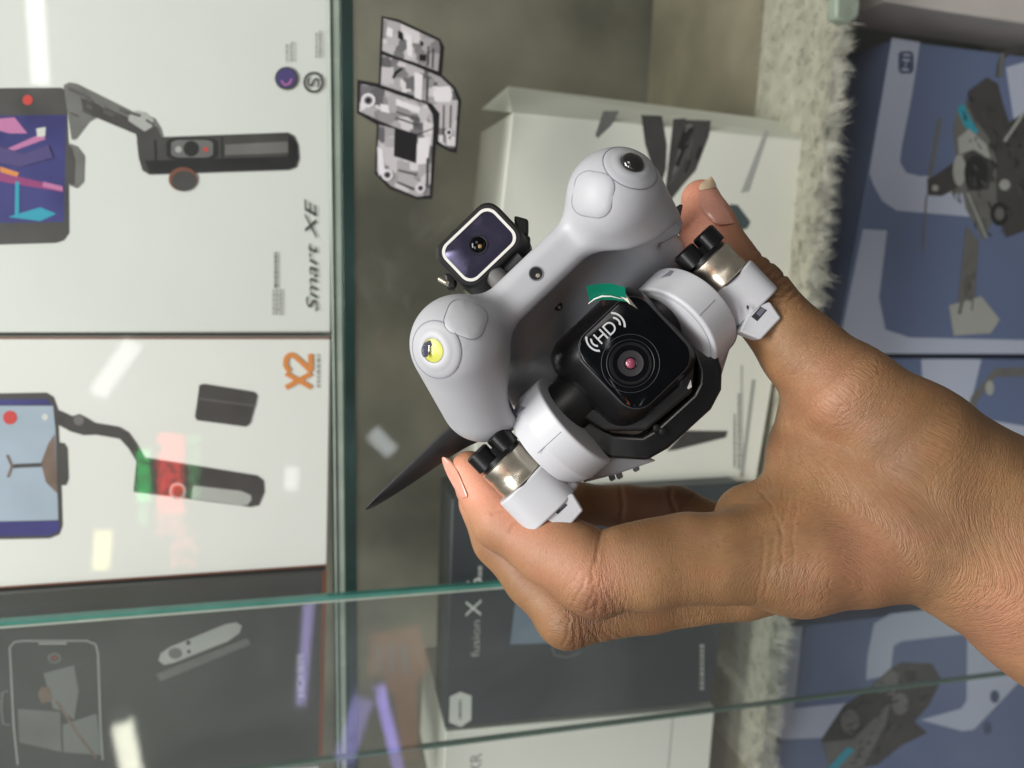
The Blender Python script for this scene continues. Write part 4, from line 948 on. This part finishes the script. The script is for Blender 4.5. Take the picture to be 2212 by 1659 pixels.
housing((1570, 606), -5, 64 * U1, 86 * U1, [(1597, 716), (1644, 734), (1689, 687), (1664, 651), (1620, 668)], [(1623, 684), (1643, 662), (1657, 670), (1636, 694)], 2.5)
# cradle webs joining cup and housing
solid('arm_web', [(1560, 618), (1600, 610), (1660, 660), (1596, 716), (1552, 800), (1530, 740)], -4, .008, M['cup'], drone, .002)
solid('arm_web', [(1165, 985), (1190, 1000), (1255, 1046), (1240, 1068), (1200, 1080), (1150, 1040)], 2, .008, M['cup'], drone, .002)
mk('paint_chip', *prism([Q(1614, 658, 3.9), Q(1618, 664, 3.9), Q(1616, 670, 3.9), Q(1612, 664, 3.9)], nW * .0002), M['seam_dk'], drone)
# underside hull pieces seen beyond the yoke
solid('belly_plate', [(1258, 1044), (1300, 985), (1400, 990), (1420, 995), (1382, 1008), (1330, 1026)], -14, .012, M['shell'], drone, .0015)
solid('belly_plate', [(1540, 760), (1580, 720), (1590, 712), (1552, 835), (1545, 860), (1530, 850)], -12, .012, M['shell'], drone, .0015)
for x, y in ((1374, 1012), (1322, 1032), (1338, 1028)): solid('belly_screw', [(x - 7, y - 6), (x + 5, y - 9), (x + 9, y + 3), (x - 2, y + 9)], -16, .004, M['pmid'], drone, .0004)
# rear optical module
rc = Q(1035, 530, -6)
ring = ring_loft(rc, [(-18, 80, 58, 26, 10, 40), (-11, 90, 66, 30, 6, 24), (-4, 92, 67, 32, 2, 6), (-1, 90, 65, 32, 0, 0), (0, 88, 63, 31, 0, 0), (.6, 84, 59, 29, 0, 0)], M['blackm'], 'rear_sensor', drone)
V = []
o1 = rrect(77, 53, 26, 8); o2 = rrect(71, 47, 22, 8); n = len(o1)
V = [lp(rc, x, y, .6) for x, y in o1] + [lp(rc, x, y, 1.0) for x, y in o1] + [lp(rc, x, y, 1.0) for x, y in o2] + [lp(rc, x, y, .6) for x, y in o2]
mk('white_rim', V, [[k * n + j, k * n + (j + 1) % n, ((k + 1) % 4) * n + (j + 1) % n, ((k + 1) % 4) * n + j] for k in range(4) for j in range(n)], M['whiteframe'], ring, smooth=True, angle=40)
V = []; F = []
for k, (w, h_, r, nn) in enumerate(((70.5, 46.5, 22, .7), (60, 38, 18, .78), (40, 24, 11, .95))):
    V += [lp(rc, x, y, nn) for x, y in rrect(w, h_, r, 8)]
for k in range(2):
    for j in range(n): F.append([k * n + j, k * n + (j + 1) % n, (k + 1) * n + (j + 1) % n, (k + 1) * n + j])
F.append([2 * n + j for j in range(n)])
mk('mirror_plate', V, F, M['mirror'], ring, smooth=True)
lh = Q(1033, 529, -4.9)
mk('lens_hole', *lathe(lh, nW, [(0, 20 * U1), (.0003, 20 * U1), (.0002, 18 * U1)], 32), M['blackm'], ring, smooth=True)
mk('lens_bead', *lathe(lh + nW * .0003, nW, [(0, 17.5 * U1), (.0006, 13 * U1), (.0009, 6 * U1), (.001, 1e-5)], 32), M['gloss'], ring, smooth=True)
mk('lens_glint', *lathe(lh + nW * .0011 + tW * .0008, nW, [(0, 5 * U1), (.0002, 3 * U1)], 16), mat('amber_coating', rgb(150, 120, 80), .2), ring, smooth=True)
for x, y, a, b in ((1126, 486, 16, 22), (1132, 520, 14, 18), (972, 606, 14, 18)):
    solid('hinge_lug', [(x - a, y - b), (x + a, y - b * .6), (x + a, y + b), (x - a * .6, y + b)], -12, .006, M['blackm'], ring, .001)
mk('hinge_pin', *tube([Q(950, 603, -10), Q(966, 612, -8)], .0009, 12), M['nickel'], ring, smooth=True)
mk('hinge_neck', *lathe(Q(1085, 600, -14), (sW + nW * .2), [(-.004, .0048), (.010, .0052)], 24), M['blackm'], ring, smooth=True)
mk('hinge_knuckle', *lathe(Q(1078, 605, -9), tW, [(-.004, .0035), (.004, .0035)], 20), M['pmid'], ring, smooth=True)
# folded propeller blades
def blade(pts, n, thick, curve=.002):
    f = [Q(x, y, n) for x, y in pts]
    mk('propeller_blade', *prism(f, -nW * thick), M['blade'], drone, bevel=.0004)
lead = [(1075, 862), (1000, 892), (940, 946), (880, 1006), (815, 1068), (788, 1102)]; trail = [(1085, 940), (1018, 960), (955, 1002), (885, 1052), (806, 1100), (789, 1104)]
V = []; F = []
for i, (l, tr) in enumerate(zip(lead, trail)):
    for k in range(5):
        q = k / 4; V.append(Q(l[0] + (tr[0] - l[0]) * q, l[1] + (tr[1] - l[1]) * q, -20 - 4.5 * q + 1.6 * math.sin(q * PI) + i * .5))
F = [[i * 5 + k, i * 5 + k + 1, i * 5 + k + 6, i * 5 + k + 5] for i in range(5) for k in range(4)]
o = mk('propeller_blade', V, F, M['blade'], drone, smooth=True, angle=180)
so = o.modifiers.new('t', 'SOLIDIFY'); so.thickness = .0009
sv = o.modifiers.new('s', 'SUBSURF'); sv.levels = 2; sv.render_levels = 2
blade([(1428, 470), (1470, 440), (1520, 455), (1480, 500), (1449, 498)], -20, .0014)

# ------------------------------------------------------------------ the hand
# bones: (px, py, depth, radius mm) chains, smooth-joined in order
def C(px, py, d, r): return (Pc(px, py, d), r / 1000)
thumb = [C(1513, 430, .272, 6.9), C(1528, 490, .271, 9.2), C(1558, 556, .269, 10.1), C(1630, 640, .264, 11.2), C(1735, 762, .257, 13.0), C(1830, 850, .250, 16.0), C(1960, 965, .247, 21.2), C(2240, 1130, .250, 19.5), C(2520, 1314, .250, 19.5)]
index = [C(1014, 1016, .268, 7.0), C(1040, 1054, .266, 8.3), C(1085, 1122, .260, 10.2), C(1180, 1188, .252, 10.6), C(1275, 1242, .244, 11.4), C(1400, 1228, .245, 12.6), C(1560, 1205, .248, 14.2), C(1720, 1195, .25, 18.5)]
middle = [C(1035, 1085, .283, 7.8), C(1078, 1165, .279, 9.3), C(1150, 1250, .273, 9.6), C(1228, 1328, .266, 10.8), C(1400, 1296, .268, 11.0), C(1600, 1262, .27, 12.0), C(1760, 1215, .272, 15.5)]
ring_ = [C(1170, 1075, .302, 7.6), C(1250, 1088, .303, 8.0), C(1350, 1094, .304, 8.3), C(1460, 1100, .302, 9.0), C(1560, 1150, .296, 10), C(1700, 1190, .288, 13)]
pinky = [C(1230, 1180, .318, 6.8), C(1330, 1215, .317, 7.4), C(1480, 1230, .312, 8.4), C(1700, 1180, .30, 12)]
palm = [C(1622, 1122, .264, 12.5), C(1720, 1190, .254, 19.5), C(1850, 1160, .254, 21.5), C(1990, 1120, .252, 25.5), C(2140, 1160, .252, 30.0), C(2300, 1275, .252, 32.0), C(2560, 1470, .252, 36.0)]
web = [C(1760, 905, .264, 12.5), C(1770, 985, .266, 17.0), C(1800, 1060, .262, 20.5), C(1950, 1060, .258, 24)]
deep = [C(1700, 1180, .286, 15), C(1860, 1130, .288, 20), C(2100, 1150, .275, 27)]
FL = None
def chain(X, ch, k=.003, flat=None):
    d = None
    for (a, ra), (b, rb) in zip(ch[:-1], ch[1:]):
        q = cone_sdf(X, a, b, ra, rb, flat); d = q if d is None else smin(d, q, k)
    return d
def hand_sdf(X):
    th = chain(X, thumb, .004); pa = chain(X, palm, .006, None); wb = chain(X, web, .005); dp = chain(X, deep, .005)
    d = smin(pa, wb, .010); d = smin(d, dp, .010); d = smin(d, th, .009)
    kn = cone_sdf(X, *[q[0] for q in (C(2060, 1270, .250, 0), C(2085, 1285, .252, 0))], .006, .006)
    d = smin(d, kn, .010)
    ix = chain(X, index[4:], .003)
    md = chain(X, middle, .003); md = smin(md, cone_sdf(X, Pc(1222, 1345, .268), Pc(1212, 1335, .268), .0085, .0085), .003)
    pad = cone_sdf(X, Pc(1342, 1186, .2435), Pc(1480, 1165, .247), .0072, .0085)
    ix = smin(ix, pad, .005); pb = cone_sdf(X, Pc(1200, 1165, .2505), Pc(1258, 1190, .246), .0088, .0088)
    ix = smin(ix, smin(chain(X, index[:5], .003), pb, .005), .0011); ix = smin(ix, cone_sdf(X, Pc(1290, 1282, .246), Pc(1260, 1262, .247), .0085, .0085), .004)
    # finger to palm: smooth only far from the other fingers
    d = smin(d, ix, .006); d = smin(d, md, .0012)
    rg = chain(X, ring_, .003); d = smin(d, rg, .0012); d = smin(d, chain(X, pinky, .003), .0012)
    return d
hs = .00115
lo = Pc(930, 1480, .30); lo = np.array([-.034, -.118, -.335]); hi = np.array([.205, .078, -.198])
f = field(hand_sdf, lo, hi, hs)
V, F = surface_nets(f, lo, hs); V = smooth_verts(V, F, 3)
# one Catmull-Clark step, then creases
ob = mk_np('h', V, F, None); me = ob.data
sb = ob.modifiers.new('s', 'SUBSURF'); sb.levels = 1
bpy.context.view_layer.update()
ev = ob.evaluated_get(bpy.context.evaluated_depsgraph_get()); m2 = bpy.data.meshes.new_from_object(ev)
nv = len(m2.vertices); V = np.empty(nv * 3); m2.vertices.foreach_get('co', V); V = V.reshape(-1, 3)
NO = np.empty(nv * 3); m2.vertices.foreach_get('normal', NO); NO = NO.reshape(-1, 3)
F = np.empty(len(m2.loops), np.int32); m2.loops.foreach_get('vertex_index', F); F = F.reshape(-1, 4)
bpy.data.objects.remove(ob); bpy.data.meshes.remove(m2)
dep = -V[:, 2]; PX = V[:, 0] / (K * dep) + 1106; PY = 829.5 - V[:, 1] / (K * dep)
front = NO[:, 2] > -.15
disp = np.zeros(nv)
def crease(pts, depth, width, maxd=.40, mind=0, ridge=.12):
    "groove along a polyline in reference units, width in reference units, depth in mm"
    xs = [p[0] for p in pts]; ys = [p[1] for p in pts]; pad = width * 5 + 4
    I = np.nonzero((PX > min(xs) - pad) & (PX < max(xs) + pad) & (PY > min(ys) - pad) & (PY < max(ys) + pad) & front & (dep < maxd) & (dep > mind))[0]
    X_, Y_ = PX[I], PY[I]; best = np.full(len(I), 1e9)
    w1 = np.sin(X_ * .11 + depth * 7) * np.cos(Y_ * .143 + depth * 14); w2 = np.sin(X_ * .13 + depth * 3) * np.cos(Y_ * .169 + depth * 6)
    jx = X_ + 2.2 * w1; jy = Y_ + 2.2 * w2
    for (x0, y0), (x1, y1) in zip(pts[:-1], pts[1:]):
        dx, dy = x1 - x0, y1 - y0; h = np.clip(((jx - x0) * dx + (jy - y0) * dy) / (dx * dx + dy * dy), 0, 1)
        best = np.minimum(best, np.hypot(jx - x0 - h * dx, jy - y0 - h * dy))
    disp[I] += (-depth * np.exp(-(best / width) ** 2) + ridge * depth * np.exp(-((best - width * 2.2) / (width * 1.2)) ** 2)) / 1000
# index finger: the inner fold of the middle joint, knuckle wrinkles
crease([(1300, 1140), (1294, 1175), (1288, 1208)], .3, 3.6, .262); crease([(1289, 1200), (1284, 1225), (1280, 1255)], .2, 4, .262)
for pts, dd in (([(1222, 1272), (1240, 1252), (1250, 1240)], .35), ([(1240, 1300), (1258, 1270), (1264, 1255)], .5), ([(1268, 1318), (1276, 1292), (1284, 1272)], .5), ([(1288, 1325), (1292, 1300), (1288, 1270)], .45), ([(1310, 1322), (1308, 1300), (1296, 1268)], .4), ([(1330, 1322), (1326, 1300), (1312, 1276)], .35), ([(1262, 1322), (1290, 1310), (1318, 1318)], .3), ([(1352, 1325), (1346, 1308), (1332, 1290)], .25), ([(1230, 1240), (1240, 1225)], .2)):
    crease(pts, dd * .7, 3.0, .265)
crease([(1100, 1148), (1118, 1130), (1128, 1120)], .35, 4, .275); crease([(1062, 1110), (1085, 1100), (1100, 1085)], .3, 4, .28)
# middle finger knuckle
for pts, dd in (([(1216, 1395), (1226, 1368), (1232, 1340)], .45), ([(1240, 1398), (1244, 1370), (1240, 1348)], .4), ([(1262, 1396), (1262, 1375), (1250, 1350)], .4), ([(1296, 1390), (1280, 1368), (1262, 1350)], .45), ([(1330, 1385), (1300, 1365)], .3), ([(1345, 1378), (1335, 1368)], .25)):
    crease(pts, dd * .7, 3.0, .30)
# thumb joint wrinkles
for pts, dd in (([(1596, 578), (1618, 568), (1640, 556), (1652, 548)], .5), ([(1612, 600), (1640, 590), (1662, 570), (1668, 560)], .6), ([(1640, 612), (1668, 608), (1690, 598), (1700, 590)], .8), ([(1628, 604), (1648, 584), (1650, 566)], .4), ([(1652, 624), (1680, 622), (1702, 612)], .6), ([(1660, 640), (1690, 636), (1712, 624)], .55), ([(1680, 655), (1700, 650), (1724, 638)], .45), ([(1690, 590), (1672, 582), (1664, 596)], .5), ([(1655, 648), (1676, 664)], .3), ([(1700, 672), (1722, 660)], .3)):
    crease(pts, dd * .9, 3.6, .285)
# web and palm folds
for pts, dd in (([(1684, 878), (1694, 930), (1700, 1000), (1690, 1080)], .4), ([(1704, 900), (1722, 960), (1720, 1040)], .25), ([(1660, 1010), (1668, 1050), (1650, 1075)], .45), ([(1672, 870), (1680, 905), (1676, 960)], .3), ([(1640, 1060), (1664, 1085), (1676, 1120), (1690, 1150)], .4), ([(1700, 812), (1730, 806), (1760, 802)], .35), ([(1628, 1090), (1600, 1085), (1570, 1092)], .4), ([(1705, 1075), (1688, 1130), (1690, 1200), (1682, 1260)], .45), ([(1720, 1090), (1712, 1150), (1715, 1220), (1700, 1290)], .4), ([(1672, 1165), (1664, 1230), (1650, 1290)], .4), ([(1650, 1160), (1648, 1220), (1634, 1300)], .35)):
    crease(pts, dd * .5, 3.0, .285)
crease([(1459, 1122), (1484, 1086), (1500, 1072)], .5, 4, .30, .256)
crease([(1462, 1112), (1452, 1090), (1448, 1062)], .7, 5, .33, .28)
crease([(1340, 1050), (1346, 1090), (1340, 1135)], .45, 5, .33, .28)
disp *= .9
disp = np.clip(disp, -.0024, .0008)
V = V + NO * disp[:, None]
hand = mk_np('hand', V @ RMn.T, F, None)
tag(hand, 'bare brown hand gripping the grey drone between thumb and fingers', 'hand')
# skin tone: pink at the finger pads, browner on the knuckles
def blob(x, y, r): return np.exp(-((PX - x) ** 2 + (PY - y) ** 2) / r ** 2)
pink = .5 * blob(975, 1020, 40) + 1.1 * blob(1485, 490, 85) + .9 * blob(1500, 560, 70) + .7 * blob(1525, 430, 60) + .8 * blob(1040, 1045, 75) + .4 * blob(1130, 1120, 70) + .35 * blob(2190, 1330, 120) + .3 * blob(1300, 1245, 60) + .22 * blob(1200, 1220, 80) + .2 * blob(1780, 870, 90) + .18 * blob(1850, 1200, 110)  # the wrist term paints the brighter lit lower edge into the skin
dark = .75 * blob(1285, 1305, 55) + .3 * blob(1400, 1150, 70) + .3 * blob(1960, 1000, 120) + .25 * blob(1120, 1190, 60) + .5 * blob(1660, 600, 55) + .55 * blob(1240, 1375, 45) + .35 * blob(1800, 790, 110) + .35 * blob(1740, 1270, 70) + .5 * blob(1690, 980, 60) + .45 * blob(1900, 1180, 120) * .6 + .9 * blob(1400, 1090, 110) * (dep > .285)  # last term paints shade onto the finger behind the drone
wr = .9 * blob(1290, 1300, 70) + .9 * blob(1245, 1370, 60) + 1.0 * blob(1670, 605, 70) + .6 * blob(1800, 800, 120) + .55 * blob(1720, 1230, 110) + .55 * blob(2060, 1180, 200) + .6 * blob(2150, 1300, 130) + .5 * blob(1700, 950, 110) + .35 * blob(1880, 1000, 160) + .5 * blob(1500, 1345, 70)
VC = (np.stack([(PX - 1106) * K * dep, (829.5 - PY) * K * dep, -dep], 1)).astype(np.float64)
wsum = np.zeros(nv); wc = np.zeros(nv); wa = np.zeros(nv)
forearm = [C(1560, 1120, .25, 20), C(1800, 1090, .25, 20), C(1990, 1080, .25, 20), C(2140, 1170, .25, 20), C(2420, 1400, .25, 30)]
for ci, ch in enumerate((thumb, index, middle, ring_, forearm)):
    run = 0; bd = np.full(nv, 1e9); bc = np.zeros(nv); ba_ = np.zeros(nv)
    for (a, ra), (b, rb) in zip(ch[:-1], ch[1:]):
        ab = b - a; l = np.linalg.norm(ab); h = np.clip(((VC - a) @ ab) / l ** 2, -.3, 1.3); pp = VC - a - np.clip(h, 0, 1)[:, None] * ab
        dd_ = np.linalg.norm(pp, axis=1) - (ra + np.clip(h, 0, 1) * (rb - ra)) + (.004 if ci == 4 else 0); q = dd_ < bd
        side = np.array([-ab[1], ab[0], 0]); side /= np.linalg.norm(side)
        bd = np.where(q, dd_, bd); bc = np.where(q, run + np.clip(h, 0, 1) * l, bc); ba_ = np.where(q, pp @ side, ba_); run += l
    w = np.exp(-np.clip(bd, -.002, 1) / .0018) + 1e-12
    wsum += w; wc += w * (bc + (0, -.005, .004, .01, .036)[ci]); wa += w * ba_
at = hand.data.attributes.new('skinco', 'FLOAT_VECTOR', 'POINT')
sc_ = smooth_verts(np.stack([wc / wsum, wa / wsum, dep * .3], 1), F, 70)
at.data.foreach_set('vector', (sc_ * 1000).astype(np.float32).ravel())
for nm, arr in (('pink', pink), ('dark', dark), ('wrinkle', wr)):
    at = hand.data.attributes.new(nm, 'FLOAT', 'POINT'); at.data.foreach_set('value', np.clip(arr, 0, 1e6 if nm == 'along' else 1).astype(np.float32))
def skin_mat():
    m = bpy.data.materials.new('brown_skin'); m.use_nodes = True; nt = m.node_tree; L = nt.links; N = nt.nodes
    b = N['Principled BSDF']; tc = N.new('ShaderNodeTexCoord')
    def att(n):
        a = N.new('ShaderNodeAttribute'); a.attribute_name = n; return a.outputs['Fac']
    def mix(fac, A_, B_):
        x = N.new('ShaderNodeMix'); x.data_type = 'RGBA'
        if isinstance(fac, float): x.inputs[0].default_value = fac
        else: L.new(fac, x.inputs[0])
        for i, v in ((6, A_), (7, B_)):
            if isinstance(v, tuple): x.inputs[i].default_value = (*v, 1)
            else: L.new(v, x.inputs[i])
        return x.outputs[2]
    def noise(sc, det=4, vec=None, dist=0):
        n = N.new('ShaderNodeTexNoise'); n.inputs['Scale'].default_value = sc; n.inputs['Detail'].default_value = det; n.inputs['Distortion'].default_value = dist
        L.new(vec or tc.outputs['Object'], n.inputs['Vector']); return n.outputs[0]
    def mr(v, a, b_, c, d):
        r = N.new('ShaderNodeMapRange'); L.new(v, r.inputs[0])
        for i, q in enumerate((a, b_, c, d)): r.inputs[i + 1].default_value = q
        return r.outputs[0]
    def math_(op, a, b_):
        x = N.new('ShaderNodeMath'); x.operation = op
        for i, v in enumerate((a, b_)):
            if isinstance(v, float): x.inputs[i].default_value = v
            else: L.new(v, x.inputs[i])
        return x.outputs[0]
    base = mix(mr(noise(45, 5), .35, .65, 0, 1), rgb(124, 93, 62), rgb(150, 115, 80))
    base = mix(mr(noise(130, 4), .5, .72, 0, .4), base, rgb(146, 98, 68))
    base = mix(mr(noise(700, 2), .56, .75, 0, .45), base, rgb(120, 80, 54))
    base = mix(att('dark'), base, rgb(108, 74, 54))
    base = mix(att('pink'), base, rgb(226, 156, 130))
    # skin relief in millimetres along / across the limb: fine cells, and lines running across it
    sk = N.new('ShaderNodeAttribute'); sk.attribute_name = 'skinco'
    def vscale(x, y, z):
        v = N.new('ShaderNodeVectorMath'); v.operation = 'MULTIPLY'; L.new(sk.outputs['Vector'], v.inputs[0]); v.inputs[1].default_value = (x, y, z); return v.outputs[0]
    warp = N.new('ShaderNodeTexNoise'); warp.inputs['Scale'].default_value = .35; warp.inputs['Detail'].default_value = 3; L.new(sk.outputs['Vector'], warp.inputs['Vector'])
    def ridged(vec, sc, det, w):
        n = noise(sc, det, vec, .25)
        return mr(math_('ABSOLUTE', math_('SUBTRACT', n, .5), 0.0), 0, w, 0, 1)
    wv = N.new('ShaderNodeVectorMath'); wv.operation = 'MULTIPLY_ADD'; L.new(warp.outputs['Color'], wv.inputs[0]); wv.inputs[1].default_value = (1.1, .3, 0); L.new(vscale(1.0, .16, .16), wv.inputs[2])
    big = ridged(wv.outputs[0], .62, 1.5, .07)
    fine = ridged(wv.outputs[0], 1.5, 2, .12)
    wv2 = N.new('ShaderNodeVectorMath'); wv2.operation = 'MULTIPLY_ADD'; L.new(warp.outputs['Color'], wv2.inputs[0]); wv2.inputs[1].default_value = (1.5, 1.5, 1.5); L.new(vscale(1, .75, .8), wv2.inputs[2])
    vo = N.new('ShaderNodeTexVoronoi'); vo.feature = 'DISTANCE_TO_EDGE'; vo.inputs['Scale'].default_value = 1.15; L.new(wv2.outputs[0], vo.inputs['Vector'])
    cell = mr(vo.outputs['Distance'], 0, .2, 0, 1)
    wk = att('wrinkle')
    grain = noise(3.2, 3, wv2.outputs[0])
    hgt = math_('ADD', math_('ADD', math_('MULTIPLY', math_('MULTIPLY', big, wk), 1.05), math_('MULTIPLY', fine, math_('ADD', math_('MULTIPLY', wk, .5), .2))), math_('ADD', math_('MULTIPLY', cell, math_('ADD', math_('MULTIPLY', wk, .5), .16)), math_('MULTIPLY', grain, .35)))
    base = mix(mr(grain, .5, .8, 0, .4), base, rgb(132, 88, 62))
    L.new(base, b.inputs['Base Color'])
    bp = N.new('ShaderNodeBump'); bp.inputs['Strength'].default_value = .6; bp.inputs['Distance'].default_value = .00028
    L.new(hgt, bp.inputs['Height']); L.new(bp.outputs[0], b.inputs['Normal'])
    b.inputs['Roughness'].default_value = .5; b.inputs['Specular IOR Level'].default_value = .38
    b.inputs['Subsurface Weight'].default_value = .18; b.inputs['Subsurface Radius'].default_value = (1, .4, .2); b.inputs['Subsurface Scale'].default_value = .0025
    return m
hand.data.materials.append(skin_mat())
# nails
nailm = mat('nail', rgb(206, 148, 128), .25, var=.06, vscale=90, spec=.6); nailw = mat('nail_free_edge', rgb(220, 196, 164), .3, var=.06, vscale=90)
def nail(grid, lift, name='nail', m=nailm):
    V = []; R = len(grid); Cn = len(grid[0])
    for row in grid:
        for (x, y, *z) in row:
            d = march(hand_sdf, x, y, .2, .34) if not z else z[0]
            V.append(P(x, y, d - lift))
    F = [[r * Cn + c, r * Cn + c + 1, (r + 1) * Cn + c + 1, (r + 1) * Cn + c] for r in range(R - 1) for c in range(Cn - 1)]
    o = mk(name, V, F, m, hand, smooth=True, angle=180)
    so = o.modifiers.new('t', 'SOLIDIFY'); so.thickness = .0005; so.offset = 0
    s2 = o.modifiers.new('s', 'SUBSURF'); s2.levels = 2; s2.render_levels = 2
    return o
def nrow(l, r, n=5):
    "a row across the thumb nail from its near edge to the silhouette"
    o = []
    for k in range(n):
        q = k / (n - 1); x = l[0] + (r[0] - l[0]) * q; y = l[1] + (r[1] - l[1]) * q
        o.append((x, y, march(hand_sdf, x, y) - .0003 * math.sin(q * PI)))
    return o
nail([nrow((1509, 412), (1551, 404)), nrow((1507, 432), (1563, 432)), nrow((1513, 453), (1574, 456)), nrow((1530, 472), (1583, 473)), nrow((1552, 488), (1590, 482))], .0006)
nail([nrow((1513, 397), (1536, 378)), nrow((1510, 404), (1544, 391)), nrow((1509, 413), (1551, 405))], .0006, 'nail_free_edge', nailw)
nail([nrow((953, 985), (972, 990), 4), nrow((956, 1003), (985, 1010), 4), nrow((966, 1028), (996, 1034), 4), nrow((982, 1056), (1006, 1057), 4), nrow((996, 1078), (1012, 1074), 4)], .0003)
